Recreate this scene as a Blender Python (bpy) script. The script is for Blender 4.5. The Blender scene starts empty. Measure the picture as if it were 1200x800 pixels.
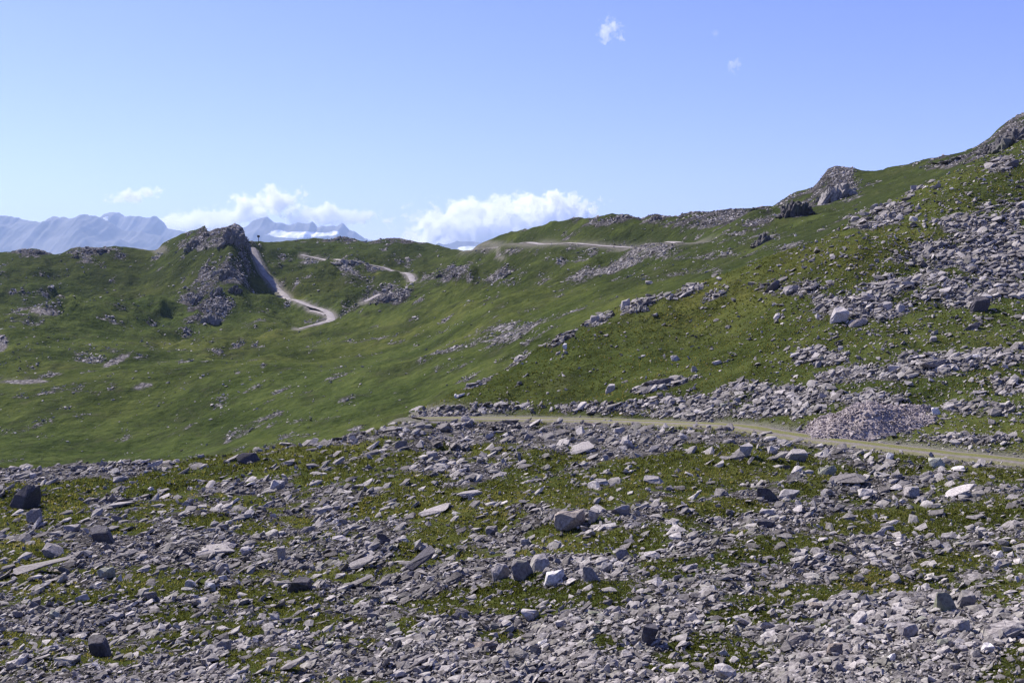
import bpy, bmesh, math, random
import numpy as np
from mathutils import Vector, Matrix, Euler
random.seed(7); RNG = np.random.default_rng(7)
R = math.radians
SC = bpy.context.scene
C = SC.collection

# ------------------------------------------------------------------ camera
F = 1269.0            # focal length in photo pixels (photo is 1200 wide)
VH = 322.0            # row of the horizon
cam_d = bpy.data.cameras.new('camera'); cam = bpy.data.objects.new('camera', cam_d); C.objects.link(cam)
cam.location = (0, 0, 0); cam.rotation_euler = (R(90), 0, 0)
cam_d.sensor_width = 36; cam_d.lens = 36 * F / 1200.0
cam_d.shift_y = -(400 - VH) / 1200.0
cam_d.clip_start = 0.1; cam_d.clip_end = 200000
SC.camera = cam

# ------------------------------------------------------------------ light
SUN_EL, SUN_AZ = 46.0, -52.0        # azimuth from the view direction, negative = left
sd = Vector((math.sin(R(SUN_AZ)) * math.cos(R(SUN_EL)), math.cos(R(SUN_AZ)) * math.cos(R(SUN_EL)), math.sin(R(SUN_EL))))
sun_d = bpy.data.lights.new('sun', 'SUN'); sun = bpy.data.objects.new('sun', sun_d); C.objects.link(sun)
sun_d.energy = 5.0; sun_d.angle = R(0.53); sun_d.color = (1.0, 0.94, 0.85)
sun.rotation_euler = sd.to_track_quat('Z', 'Y').to_euler()
W = bpy.data.worlds.new('World'); SC.world = W; W.use_nodes = True
nt = W.node_tree; bg = nt.nodes['Background']
sky = nt.nodes.new('ShaderNodeTexSky'); sky.sky_type = 'NISHITA'; sky.sun_disc = False
sky.sun_elevation = R(SUN_EL); sky.sun_rotation = R(SUN_AZ); sky.altitude = 2200
sky.air_density = 1.0; sky.dust_density = 1.3; sky.ozone_density = 2.0
tint = nt.nodes.new('ShaderNodeMixRGB'); tint.blend_type = 'MULTIPLY'; tint.inputs['Fac'].default_value = 1
tint.inputs['Color2'].default_value = (0.86, 0.785, 1.29, 1)      # the camera's cool white balance
nt.links.new(sky.outputs['Color'], tint.inputs['Color1'])
nt.links.new(tint.outputs['Color'], bg.inputs['Color']); bg.inputs['Strength'].default_value = 0.104
SC.view_settings.view_transform = 'Standard'; SC.view_settings.look = 'None'
SC.view_settings.exposure = 0.64; SC.view_settings.gamma = 1.0
SC.render.engine = 'CYCLES'
SC.cycles.max_bounces = 16; SC.cycles.diffuse_bounces = 2; SC.cycles.glossy_bounces = 1
SC.cycles.volume_bounces = 16; SC.cycles.transparent_max_bounces = 8
SC.cycles.use_denoising = True
SC.cycles.filter_width = 1.4

# ------------------------------------------------------------------ helpers
def tag(o, label=None, cat=None, group=None, kind=None):
    if label: o['label'] = label
    if cat: o['category'] = cat
    if group: o['group'] = group
    if kind: o['kind'] = kind
    return o

def mesh_obj(name, verts, faces, mat, parent=None, smooth=False):
    me = bpy.data.meshes.new(name)
    verts = np.asarray(verts, dtype=np.float32)
    if isinstance(faces, np.ndarray):
        n, k = faces.shape
        me.vertices.add(len(verts)); me.vertices.foreach_set('co', verts.ravel())
        me.loops.add(n * k); me.loops.foreach_set('vertex_index', faces.astype(np.int32).ravel())
        me.polygons.add(n); me.polygons.foreach_set('loop_start', np.arange(0, n * k, k, dtype=np.int32))
        me.update(calc_edges=True)
    else:
        me.from_pydata([tuple(v) for v in verts.tolist()], [], faces); me.update()
    me.polygons.foreach_set('use_smooth', np.full(len(me.polygons), smooth, dtype=bool))
    if mat: me.materials.append(mat)
    o = bpy.data.objects.new(name, me); C.objects.link(o)
    if parent: o.parent = parent
    return o

def vattr(me, name, data):
    a = me.attributes.new(name, 'FLOAT', 'POINT')
    a.data.foreach_set('value', np.asarray(data, dtype=np.float32).ravel())

def smooth01(t):
    t = np.clip(t, 0, 1); return t * t * (3 - 2 * t)

def _hash(ix, iy, seed):
    h = (ix.astype(np.int64) * 374761393 + iy.astype(np.int64) * 668265263 + seed * 1442695041) & 0xFFFFFFFF
    h = ((h ^ (h >> 13)) * 1274126177) & 0xFFFFFFFF
    h = h ^ (h >> 16)
    return (h & 0xFFFFFF) / float(0xFFFFFF)

def vnoise(x, y, seed=0):
    x0 = np.floor(x); y0 = np.floor(y)
    fx = x - x0; fy = y - y0
    fx = fx * fx * fx * (fx * (fx * 6 - 15) + 10); fy = fy * fy * fy * (fy * (fy * 6 - 15) + 10)
    a = _hash(x0, y0, seed); b = _hash(x0 + 1, y0, seed); c = _hash(x0, y0 + 1, seed); d = _hash(x0 + 1, y0 + 1, seed)
    return (a + (b - a) * fx + (c - a) * fy + (a - b - c + d) * fx * fy) * 2 - 1

def fbm(x, y, wl, octv=4, seed=0, gain=0.5):
    s = 0; amp = 1; tot = 0
    for k in range(octv):
        ang = 0.6 * k + seed
        xr = x * math.cos(ang) - y * math.sin(ang); yr = x * math.sin(ang) + y * math.cos(ang)
        s = s + amp * vnoise(xr / wl + 17.3 * k, yr / wl - 9.1 * k, seed * 31 + k); tot += amp
        amp *= gain; wl *= 0.5
    return s / tot

def ridged(x, y, wl, octv=4, seed=0):
    s = 0; amp = 1; tot = 0
    for k in range(octv):
        s = s + amp * (1 - 2 * np.abs(vnoise(x / wl + 7.7 * k, y / wl + 3.3 * k, seed + k))); tot += amp
        amp *= 0.5; wl *= 0.5
    return s / tot

def pchip(xk, yk, x):
    h = np.diff(xk); dl = np.diff(yk) / h
    m = np.zeros_like(yk)
    for i in range(1, len(xk) - 1):
        if dl[i - 1] * dl[i] > 0:
            w1 = 2 * h[i] + h[i - 1]; w2 = h[i] + 2 * h[i - 1]
            m[i] = (w1 + w2) / (w1 / dl[i - 1] + w2 / dl[i])
    m[0] = dl[0]; m[-1] = dl[-1]
    j = np.clip(np.searchsorted(xk, x) - 1, 0, len(h) - 1)
    t = (x - xk[j]) / h[j]
    return ((1 + 2 * t) * (1 - t) ** 2 * yk[j] + t * (1 - t) ** 2 * h[j] * m[j] + t * t * (3 - 2 * t) * yk[j + 1] + t * t * (t - 1) * h[j] * m[j + 1])

# ------------------------------------------------------------------ materials
def new_mat(name):
    m = bpy.data.materials.new(name); m.use_nodes = True
    n = m.node_tree.nodes; l = m.node_tree.links
    b = n['Principled BSDF']; b.inputs['Roughness'].default_value = 0.9
    b.inputs['Specular IOR Level'].default_value = 0.12
    return m, n, l, b

def ramp(n, stops, interp='LINEAR'):
    r = n.new('ShaderNodeValToRGB'); r.color_ramp.interpolation = interp
    e = r.color_ramp.elements
    while len(e) < len(stops): e.new(0.5)
    for i, (p, c) in enumerate(stops):
        e[i].position = p; e[i].color = (*c, 1) if len(c) == 3 else c
    return r

def noise_node(n, l, vec, scale, detail=4, rough=0.55, dim='3D'):
    t = n.new('ShaderNodeTexNoise'); t.noise_dimensions = dim
    t.inputs['Scale'].default_value = scale; t.inputs['Detail'].default_value = detail; t.inputs['Roughness'].default_value = rough
    if vec is not None: l.new(vec, t.inputs['Vector'])
    return t

def mix(n, l, a, b, fac, bt='MIX'):
    m = n.new('ShaderNodeMixRGB'); m.blend_type = bt
    for sock, v in ((m.inputs['Color1'], a), (m.inputs['Color2'], b), (m.inputs['Fac'], fac)):
        if isinstance(v, (int, float)): sock.default_value = v
        elif isinstance(v, tuple): sock.default_value = (*v, 1)
        else: l.new(v, sock)
    return m.outputs['Color']

def math_n(n, l, op, a, b=None, clamp=False):
    m = n.new('ShaderNodeMath'); m.operation = op; m.use_clamp = clamp
    for i, v in enumerate((a, b)):
        if v is None: continue
        if isinstance(v, (int, float)): m.inputs[i].default_value = v
        else: l.new(v, m.inputs[i])
    return m.outputs[0]

def attr(n, name):
    a = n.new('ShaderNodeAttribute'); a.attribute_name = name; return a.outputs['Fac']

def rock_mat(name, lo, hi, lichen=(0.30, 0.30, 0.20), lich=0.35, use_attr=False, scale=1.0):
    """broken alpine gneiss: mottled grey, darker seams, patches of lichen"""
    m, n, l, b = new_mat(name)
    geo = n.new('ShaderNodeNewGeometry')
    pos = geo.outputs['Position']
    if use_attr: rnd = attr(n, 'tone')
    else:
        oi = n.new('ShaderNodeObjectInfo'); rnd = oi.outputs['Random']
    nz = noise_node(n, l, pos, 1.6 * scale, 6, 0.65)
    nf = noise_node(n, l, pos, 9.0 * scale, 4, 0.6)
    f = math_n(n, l, 'ADD', math_n(n, l, 'MULTIPLY', rnd, 0.55), math_n(n, l, 'MULTIPLY', nz.outputs['Fac'], 0.45))
    r = ramp(n, [(0.12, lo), (0.55, tuple((a + c) * 0.46 for a, c in zip(lo, hi))), (0.92, hi)])
    l.new(f, r.inputs['Fac'])
    dk = ramp(n, [(0.38, (0.62, 0.60, 0.62)), (0.6, (1.12, 1.12, 1.1))]); l.new(nf.outputs['Fac'], dk.inputs['Fac'])
    c = mix(n, l, r.outputs['Color'], dk.outputs['Color'], 1.0, 'MULTIPLY')
    nl = noise_node(n, l, pos, 0.9 * scale, 3, 0.6)
    lr = ramp(n, [(0.54, (0, 0, 0)), (0.68, (1, 1, 1))]); l.new(nl.outputs['Fac'], lr.inputs['Fac'])
    c = mix(n, l, c, lichen, math_n(n, l, 'MULTIPLY', lr.outputs['Color'], lich))
    l.new(c, b.inputs['Base Color'])
    bp = n.new('ShaderNodeBump'); bp.inputs['Strength'].default_value = 0.6; bp.inputs['Distance'].default_value = 0.08 / scale
    nb = noise_node(n, l, pos, 5.0 * scale, 6, 0.7)
    l.new(nb.outputs['Fac'], bp.inputs['Height']); l.new(bp.outputs['Normal'], b.inputs['Normal'])
    return m

M = {}
M['stone'] = rock_mat('stone', (0.055, 0.050, 0.048), (0.66, 0.61, 0.575), use_attr=True, lich=0.25)
M['pink'] = rock_mat('pink_stone', (0.21, 0.18, 0.175), (0.49, 0.43, 0.415), use_attr=True, lich=0.1)
M['grey'] = rock_mat('grey_rock', (0.14, 0.128, 0.125), (0.42, 0.385, 0.37))
M['pale'] = rock_mat('pale_rock', (0.30, 0.275, 0.265), (0.54, 0.50, 0.48), lich=0.15)
M['white'] = rock_mat('white_rock', (0.56, 0.53, 0.51), (0.74, 0.71, 0.69), lich=0.0)
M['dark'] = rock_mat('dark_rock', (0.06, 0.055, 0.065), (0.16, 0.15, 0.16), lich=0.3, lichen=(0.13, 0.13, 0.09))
M['tan'] = rock_mat('tan_rock', (0.20, 0.165, 0.14), (0.38, 0.33, 0.29), lich=0.2)
M['green'] = rock_mat('lichened_rock', (0.20, 0.20, 0.16), (0.40, 0.40, 0.33), lich=0.6, lichen=(0.26, 0.28, 0.14))
M['crag'] = rock_mat('crag_rock', (0.045, 0.042, 0.046), (0.25, 0.235, 0.235), lich=0.45, lichen=(0.10, 0.12, 0.06), scale=0.12)
M['cragpale'] = rock_mat('pale_crag_rock', (0.08, 0.075, 0.072), (0.32, 0.30, 0.285), lich=0.3, lichen=(0.12, 0.15, 0.07), scale=0.15)

def grass_mat():
    m, n, l, b = new_mat('grass_blades'); b.inputs['Specular IOR Level'].default_value = 0.05
    geo = n.new('ShaderNodeNewGeometry')
    f = attr(n, 'tone')
    r = ramp(n, [(0.0, (0.040, 0.045, 0.010)), (0.4, (0.104, 0.112, 0.030)), (0.72, (0.17, 0.162, 0.052)), (1.0, (0.27, 0.22, 0.085))])
    l.new(f, r.inputs['Fac']); l.new(r.outputs['Color'], b.inputs['Base Color'])
    b.inputs['Roughness'].default_value = 0.8
    tr = n.new('ShaderNodeBsdfTranslucent'); l.new(mix(n, l, r.outputs['Color'], (1.3, 1.35, 0.9), 1.0, 'MULTIPLY'), tr.inputs['Color'])
    mx = n.new('ShaderNodeMixShader'); mx.inputs[0].default_value = 0.5
    l.new(b.outputs[0], mx.inputs[1]); l.new(tr.outputs[0], mx.inputs[2]); l.new(mx.outputs[0], n['Material Output'].inputs['Surface'])
    return m
M['grass'] = grass_mat()

def ground_mat():
    m, n, l, b = new_mat('alpine_ground'); b.inputs['Specular IOR Level'].default_value = 0.0
    geo = n.new('ShaderNodeNewGeometry'); pos = geo.outputs['Position']
    scree, gravel, dry, cl = attr(n, 'scree'), attr(n, 'gravel'), attr(n, 'dry'), attr(n, 'coarse'); heath_shade = attr(n, 'heath_shade'); cgr = attr(n, 'crag')
    # turf: mounds, tufts, drier patches
    n1 = noise_node(n, l, pos, 0.035, 6, 0.6); n2 = noise_node(n, l, pos, 0.35, 6, 0.7); n3 = noise_node(n, l, pos, 3.0, 5, 0.75)
    s = math_n(n, l, 'ADD', math_n(n, l, 'MULTIPLY', n1.outputs['Fac'], 0.40), math_n(n, l, 'MULTIPLY', n2.outputs['Fac'], 0.34))
    s = math_n(n, l, 'ADD', s, math_n(n, l, 'MULTIPLY', n3.outputs['Fac'], 0.26))
    gr = ramp(n, [(0.34, (0.014, 0.021, 0.007)), (0.46, (0.044, 0.061, 0.019)), (0.56, (0.078, 0.099, 0.030)), (0.68, (0.12, 0.122, 0.038))])
    l.new(s, gr.inputs['Fac'])
    dr = ramp(n, [(0.38, (0.024, 0.030, 0.007)), (0.5, (0.070, 0.078, 0.022)), (0.62, (0.135, 0.125, 0.036))])
    l.new(s, dr.inputs['Fac'])
    turf = mix(n, l, gr.outputs['Color'], dr.outputs['Color'], dry)
    # dwarf heath in dark irregular patches, plus shade painted onto the far ridges
    nh = noise_node(n, l, pos, 0.055, 8, 0.72); hr = ramp(n, [(0.50, (0, 0, 0)), (0.62, (1, 1, 1))]); l.new(math_n(n, l, 'ADD', nh.outputs['Fac'], math_n(n, l, 'MULTIPLY', heath_shade, 0.13)), hr.inputs['Fac'])
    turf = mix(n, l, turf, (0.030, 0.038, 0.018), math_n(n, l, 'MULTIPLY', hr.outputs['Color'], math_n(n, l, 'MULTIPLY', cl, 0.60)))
    ng = noise_node(n, l, pos, 0.11, 8, 0.75); g2 = ramp(n, [(0.56, (0, 0, 0)), (0.66, (1, 1, 1))]); l.new(ng.outputs['Fac'], g2.inputs['Fac'])
    turf = mix(n, l, turf, (0.12, 0.115, 0.06), math_n(n, l, 'MULTIPLY', g2.outputs['Color'], math_n(n, l, 'MULTIPLY', cl, 0.30)))
    # stony cells of two sizes between the blocks, darkened to paint the gaps' shade
    def cells(sc):
        v = n.new('ShaderNodeTexVoronoi'); v.inputs['Scale'].default_value = sc; l.new(pos, v.inputs['Vector'])
        v2 = n.new('ShaderNodeTexVoronoi'); v2.feature = 'DISTANCE_TO_EDGE'; v2.inputs['Scale'].default_value = sc; l.new(pos, v2.inputs['Vector'])
        return v, v2
    va, ea = cells(3.2); vb, eb = cells(0.75)
    ca = ramp(n, [(0.0, (0.025, 0.023, 0.022)), (0.5, (0.07, 0.065, 0.062)), (1.0, (0.20, 0.185, 0.18))]); 
    sa = n.new('ShaderNodeSeparateColor'); l.new(va.outputs['Color'], sa.inputs['Color']); l.new(sa.outputs['Red'], ca.inputs['Fac'])
    cb = ramp(n, [(0.0, (0.04, 0.037, 0.036)), (0.5, (0.16, 0.15, 0.145)), (1.0, (0.38, 0.355, 0.345))])
    sb = n.new('ShaderNodeSeparateColor'); l.new(vb.outputs['Color'], sb.inputs['Color']); l.new(sb.outputs['Red'], cb.inputs['Fac'])
    stony = mix(n, l, ca.outputs['Color'], cb.outputs['Color'], cl)
    nc = noise_node(n, l, pos, 0.20, 7, 0.7); rc = ramp(n, [(0.38, (0.02, 0.019, 0.020)), (0.60, (0.12, 0.112, 0.108)), (0.75, (0.27, 0.25, 0.24))]); l.new(nc.outputs['Fac'], rc.inputs['Fac'])
    stony = mix(n, l, stony, rc.outputs['Color'], math_n(n, l, 'MULTIPLY', cgr, 0.9))
    # gravel of the dirt roads and bare patches
    gg = ramp(n, [(0.3, (0.15, 0.135, 0.125)), (0.7, (0.36, 0.325, 0.305))]); l.new(n3.outputs['Fac'], gg.inputs['Fac'])
    # ragged edges between turf and stone
    edge = math_n(n, l, 'ADD', scree, math_n(n, l, 'MULTIPLY', math_n(n, l, 'SUBTRACT', n2.outputs['Fac'], 0.5), 1.5))
    edge = math_n(n, l, 'ADD', edge, math_n(n, l, 'MULTIPLY', math_n(n, l, 'SUBTRACT', n3.outputs['Fac'], 0.5), 0.9))
    er = ramp(n, [(0.42, (0, 0, 0)), (0.58, (1, 1, 1))]); l.new(edge, er.inputs['Fac'])
    c = mix(n, l, turf, stony, er.outputs['Color'])
    c = mix(n, l, c, gg.outputs['Color'], gravel)
    l.new(c, b.inputs['Base Color'])
    # relief
    h1 = math_n(n, l, 'MULTIPLY', n3.outputs['Fac'], 0.30)
    h2 = math_n(n, l, 'MULTIPLY', n2.outputs['Fac'], 1.0)
    hs = math_n(n, l, 'MULTIPLY', er.outputs['Color'], math_n(n, l, 'MULTIPLY', math_n(n, l, 'MINIMUM', ea.outputs['Distance'], 0.25), 0.6))
    nm_ = noise_node(n, l, pos, 0.16, 5, 0.6)
    hs3 = math_n(n, l, 'MULTIPLY', math_n(n, l, 'MULTIPLY', nm_.outputs['Fac'], cl), 4.5)
    hs2 = math_n(n, l, 'MULTIPLY', math_n(n, l, 'MULTIPLY', er.outputs['Color'], cl), math_n(n, l, 'MULTIPLY', math_n(n, l, 'MINIMUM', eb.outputs['Distance'], 0.3), 3.0))
    h = math_n(n, l, 'ADD', math_n(n, l, 'ADD', h1, h2), math_n(n, l, 'ADD', hs3, math_n(n, l, 'ADD', hs, hs2)))
    bp = n.new('ShaderNodeBump'); bp.inputs['Strength'].default_value = 0.9; bp.inputs['Distance'].default_value = 0.7
    l.new(h, bp.inputs['Height']); l.new(bp.outputs['Normal'], b.inputs['Normal'])
    return m
M['ground'] = ground_mat()

# ------------------------------------------------------------------ terrain
# control lines: distance and apparent row for each bearing (the lie of the land as surveyed from the photograph)
def L(*pairs): return np.array(pairs, dtype=float)
def S(line, u): return np.interp(u, line[:, 0], line[:, 1])
SKY = L((-600,300),(-200,300),(0,297),(30,294),(42,292),(60,298),(68,301),(75,297),(85,293),(135,292.5),(150,294),(168,297),(175,299),(185,297),(190,290),(200,283),(215,275),(235,267),(241,263.5),(243,272),(250,269),(262,266),(272,262),(278,261),(284,266),(288,275),(292,283),(300,284),(320,285),(345,284.5),(352,282),(390,282),(397,279),(405,279.5),(415,281),(430,285),(445,281.5),(455,280.5),(470,281),(500,287),(520,291),(548,297),(556,291),(575,283),(600,273),(640,265.5),(680,257),(700,253),(722,252.5),(735,251.5),(742,254),(752,257.5),(760,253),(770,250),(780,253),(795,252.5),(800,250),(815,249.5),(830,249),(850,247),(862,246),(880,245),(895,243),(905,243),(912,238),(920,232),(935,225),(945,223),(953,220),(958,214),(965,204),(970,197),(978,194),(985,194),(1000,196),(1035,199),(1050,194),(1080,188),(1100,184),(1115,182),(1130,178),(1145,172),(1160,164),(1168,155),(1180,145),(1190,139),(1200,134),(1230,120),(1400,60),(1800,0))
one = lambda v: L((-600, v), (1800, v))
LAYERS = [  # (distance line, row line)
 (one(1.6), one(VH + 1.6/1.6*F)),
 (one(10), L((-600,985),(600,965),(1800,940))),
 (one(26), L((-600,815),(0,803),(600,800),(1200,796),(1800,780))),
 (L((-600,45),(600,46),(1200,45),(1800,45)), L((-600,705),(0,692),(400,676),(800,658),(1200,648),(1800,640))),
 (L((-600,78),(0,78),(500,82),(800,72),(1200,60),(1800,56)), L((-600,615),(0,606),(300,590),(500,560),(800,564),(1000,580),(1200,592),(1800,600))),
 (L((-600,112),(0,110),(200,112),(300,115),(400,120),(480,125),(520,128),(600,125),(700,118),(800,108),(900,98),(1000,90),(1100,84),(1200,80),(1400,74),(1800,70)),
  L((-600,556),(0,549),(60,546),(120,545),(200,543),(260,537),(300,531),(350,523),(400,514),(440,502),(480,491),(520,490),(600,490.5),(700,492),(800,496),(850,498),(880,501),(930,511),(1000,519),(1100,531),(1200,541),(1400,562),(1800,590))),
 (L((-600,125),(300,126),(480,131),(520,134),(600,138),(700,138),(800,136),(900,130),(1000,125),(1100,125),(1200,128),(1400,130),(1800,135)),
  L((-600,566),(0,558),(200,551),(300,540),(400,524),(480,487),(520,474),(600,457),(700,434),(800,421),(900,405),(1000,388),(1100,368),(1200,345),(1400,320),(1800,280))),
 (L((-600,140),(300,140),(430,142),(480,144),(530,146),(600,150),(700,160),(800,168),(900,172),(1000,184),(1100,200),(1200,220),(1400,240),(1800,250)),
  L((-600,585),(0,575),(200,568),(300,558),(400,540),(450,508),(480,489),(530,464),(600,430),(640,408),(660,396),(680,385),(700,374),(730,360),(760,350),(800,343),(820,338),(850,326),(880,314),(900,306),(950,288),(1000,263),(1050,236),(1100,212),(1150,188),(1200,165),(1400,100),(1800,30))),
 (L((-600,200),(480,200),(600,205),(800,222),(1000,245),(1200,275),(1800,300)),
  L((-600,600),(0,596),(200,590),(300,580),(400,562),(480,532),(600,447),(700,392),(800,362),(900,330),(1000,288),(1100,240),(1200,196),(1400,130),(1800,50))),
 (L((-600,300),(200,300),(300,290),(400,285),(480,280),(520,275),(600,268),(700,264),(800,268),(900,280),(1000,285),(1100,290),(1200,300),(1800,330)),
  L((-600,560),(0,556),(200,552),(300,544),(400,526),(480,503),(520,480),(600,446),(700,392),(800,355),(900,318),(1000,276),(1100,224),(1200,181),(1400,110),(1800,40))),
 (L((-600,460),(0,450),(200,440),(300,420),(400,400),(480,390),(520,390),(600,380),(700,380),(800,380),(900,360),(1000,340),(1100,330),(1200,340),(1800,370)),
  L((-600,460),(0,455),(100,452),(200,448),(300,440),(400,436),(480,432),(520,418),(600,382),(700,346),(800,320),(900,290),(1000,258),(1100,212),(1200,166),(1400,100),(1800,30))),
 (L((-600,650),(200,640),(300,630),(400,620),(500,600),(600,570),(700,520),(800,470),(900,425),(1000,405),(1100,385),(1200,378),(1800,400)),
  L((-600,380),(0,374),(100,380),(200,386),(240,384),(300,388),(350,390),(400,378),(500,350),(600,318),(700,297),(800,286),(900,268),(1000,232),(1100,198),(1200,151),(1400,90),(1800,25))),
 (L((-600,900),(165,900),(200,860),(240,810),(268,785),(284,800),(297,880),(310,930),(400,960),(500,960),(548,820),(560,740),(600,690),(700,580),(800,530),(900,490),(1000,470),(1100,440),(1200,420),(1800,440)), SKY),
]
D_SKY = LAYERS[-1][0]
_su = np.arange(-600, 1801, 2.0); _sv = S(SKY, _su); _k = np.hanning(27); _k /= _k.sum()
_sm = np.convolve(np.pad(_sv, 13, mode='edge'), _k, mode='valid')
SKYS = np.stack([_su, _sm], 1); LAYERS[-1] = (D_SKY, SKYS)
us = np.concatenate([np.arange(-600, -60, 15.0), np.arange(-60, 1262, 2.5), np.arange(1262, 1801, 15.0)])
rows = np.concatenate([np.exp(np.arange(math.log(1.6), math.log(1150), 0.0075)), np.exp(np.arange(math.log(1160), math.log(70000), 0.06))])
NU, ND = len(us), len(rows)
V = np.zeros((NU, ND)); lr_ = np.log(rows)
for i, u in enumerate(us):
    ds = [float(S(a, u)) for a, _ in LAYERS]; vs = [float(S(b, u)) for _, b in LAYERS]
    dS, vS = ds[-1], vs[-1]
    zS = -(vS - VH) * dS / F
    for dd, z in ((dS * 1.05, zS - dS * 0.012), (dS * 1.35, min(zS, 0) - dS * 0.16), (2600, -620), (6000, -900), (70000, -900)):
        ds.append(dd); vs.append(VH - z * F / dd)
    ds = np.array(ds)
    for k in range(1, len(ds)): ds[k] = max(ds[k], ds[k - 1] * 1.012)
    V[i] = pchip(np.log(ds), np.array(vs), lr_)
UU, DD = np.meshgrid(us, rows, indexing='ij')
X = (UU - 600) / F * DD; Y = DD.copy()
Z = -(V - VH) * DD / F
# relief in world coordinates
dsk = np.array([S(D_SKY, u) for u in us])[:, None]
near_sky = np.exp(-((np.log(DD / dsk)) / 0.10) ** 2)
res = np.array([float(S(SKYS, u)) - float(S(SKY, u)) for u in us])[:, None]
Z += res / F * DD * np.exp(-((np.log(DD / dsk)) / 0.035) ** 2)
far = smooth01((DD - 170) / 200)
beyond = smooth01((DD / dsk - 1.0) / 0.3)
Z += (1 - far) * (0.75 * fbm(X, Y, 9.0, 3, 1) + 0.34 * ridged(X, Y, 5.0, 2, 12) + 0.10 * fbm(X, Y, 2.2, 3, 2) * smooth01(DD / 8)) * smooth01((DD - 4) / 10)
# the hillside above the track: terraces of turf and rock
Z += (1 - far) * 2.6 * np.exp(-(((X - 50) / 15) ** 2 + ((Y - 152) / 14) ** 2))
hs = smooth01((DD - 90) / 25) * (1 - far) * smooth01((UU - 480) / 80)
Z += hs * (0.9 * fbm(X, Y * 1.8, 16, 3, 5))
midz = smooth01((DD - 430) / 200)
Z += far * (1 - beyond) * (1 - 0.8 * near_sky) * ((7.0 + 7.5 * midz) * fbm(X, Y * 0.8, 90, 3, 3) + (2.0 + 3.4 * midz) * ridged(X, Y, 42, 4, 4))
Z += far * (1 - beyond) * (1 - 0.5 * near_sky) * (0.5 + 1.1 * midz) * ridged(X, Y, 14, 4, 9)
Z += far * (1 - beyond) * near_sky * 1.1 * ridged(X, Y, 15, 4, 14)

for ku, kd, ka, kr in ((548,545,9,26),(455,610,8,30),(640,480,5,24),(700,440,4,20),(150,650,9,36),(60,610,8,30),(395,770,9,30),(235,560,4,30),(880,410,5,22),(800,425,4,18),(500,470,4,30),(20,760,8,40),(330,700,5,30),(590,420,3,22)):
    kx = (ku - 600) / F * kd
    Z += ka * (1 + 0.35 * ridged(X, Y, 12, 3, 66)) * np.exp(-(((X - kx) / kr) ** 2 + ((Y - kd) / (kr * 1.2)) ** 2)) * (1 - 0.9 * near_sky)
def world_u(u, d): return (u - 600) / F * d
# --- image-space lookup on the analytic grid
LR0, LR1 = math.log(1.6), 0.0075
NNEAR = int((math.log(1150) - LR0) / LR1) + 1
def gi(u): return np.interp(u, us, np.arange(NU))
def H(x, y):
    """ground height at world x, y (bilinear on the ground grid)"""
    x = np.asarray(x, float); y = np.maximum(np.asarray(y, float), 1.7)
    fi = np.clip(gi(x / y * F + 600), 0, NU - 1.001); fj = np.clip((np.log(y) - LR0) / LR1, 0, NNEAR - 2.001)
    i = fi.astype(int); j = fj.astype(int); a = fi - i; b = fj - j
    return (Z[i, j] * (1 - a) * (1 - b) + Z[i + 1, j] * a * (1 - b) + Z[i, j + 1] * (1 - a) * b + Z[i + 1, j + 1] * a * b)

def hit(u, v, dmin=8):
    """first place where the line of sight through photo pixel (u, v) meets the ground"""
    d = rows[:NNEAR][rows[:NNEAR] > dmin]
    z = H((u - 600) / F * d, d)
    vv = VH - z * F / d
    k = np.argmax(vv <= v)
    if vv[k] > v: k = int(np.argmin(vv))
    if k > 0 and vv[k - 1] > v >= vv[k]:
        t = (vv[k - 1] - v) / (vv[k - 1] - vv[k]); dd = d[k - 1] + t * (d[k] - d[k - 1])
    else: dd = d[k]
    return float((u - 600) / F * dd), float(dd), float(H((u - 600) / F * dd, dd))

# --- roads: centre lines
def polyline(pts, step):
    pts = np.array(pts, float); seg = np.linalg.norm(np.diff(pts[:, :2], axis=0), axis=1)
    s = np.concatenate([[0], np.cumsum(seg)]); n = max(int(s[-1] / step), 4)
    t = np.linspace(0, s[-1], n)
    out = np.stack([np.interp(t, s, pts[:, k]) for k in range(pts.shape[1])], 1)
    return out
def smooth_line(a, n):
    k = np.ones(n) / n
    out = a.copy()
    for c in range(a.shape[1]):
        p = np.pad(a[:, c], n // 2, mode='edge'); out[:, c] = np.convolve(p, k, mode='valid')[:len(a)]
    return out
def carve(line, hw, fall, drop):
    """level the ground under a road"""
    global Z
    ymin, ymax = line[:, 1].min() - hw - fall, line[:, 1].max() + hw + fall
    xmin, xmax = line[:, 0].min() - hw - fall, line[:, 0].max() + hw + fall
    msk = (Y > ymin) & (Y < ymax) & (X > xmin) & (X < xmax)
    idx = np.nonzero(msk.ravel())[0]
    px, py = X.ravel()[idx], Y.ravel()[idx]
    best = np.full(len(idx), 1e9); bz = np.zeros(len(idx))
    for k in range(len(line)):
        dd = (px - line[k, 0]) ** 2 + (py - line[k, 1]) ** 2
        w = dd < best; best[w] = dd[w]; bz[w] = line[k, 2]
    best = np.sqrt(best)
    t = smooth01((best - hw) / fall)
    Zf = Z.ravel(); Zf[idx] = np.where(best < hw + fall, Zf[idx] * t + (bz - drop) * (1 - t), Zf[idx])
    Z = Zf.reshape(Z.shape)
    d = np.full(Z.size, 1e9); d[idx] = best
    return d.reshape(Z.shape)

tu = np.arange(484, 1420, 4.0)
td = np.array([S(LAYERS[5][0], u) for u in tu])
track = np.stack([(tu - 600) / F * td, td, -(np.array([S(LAYERS[5][1], u) for u in tu]) - VH) * td / F], 1)
track = smooth_line(polyline(track, 0.8), 9)
VIM0 = VH - Z * F / DD
D_TRACK = carve(track, 2.4, 3.2, 0.10)

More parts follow.
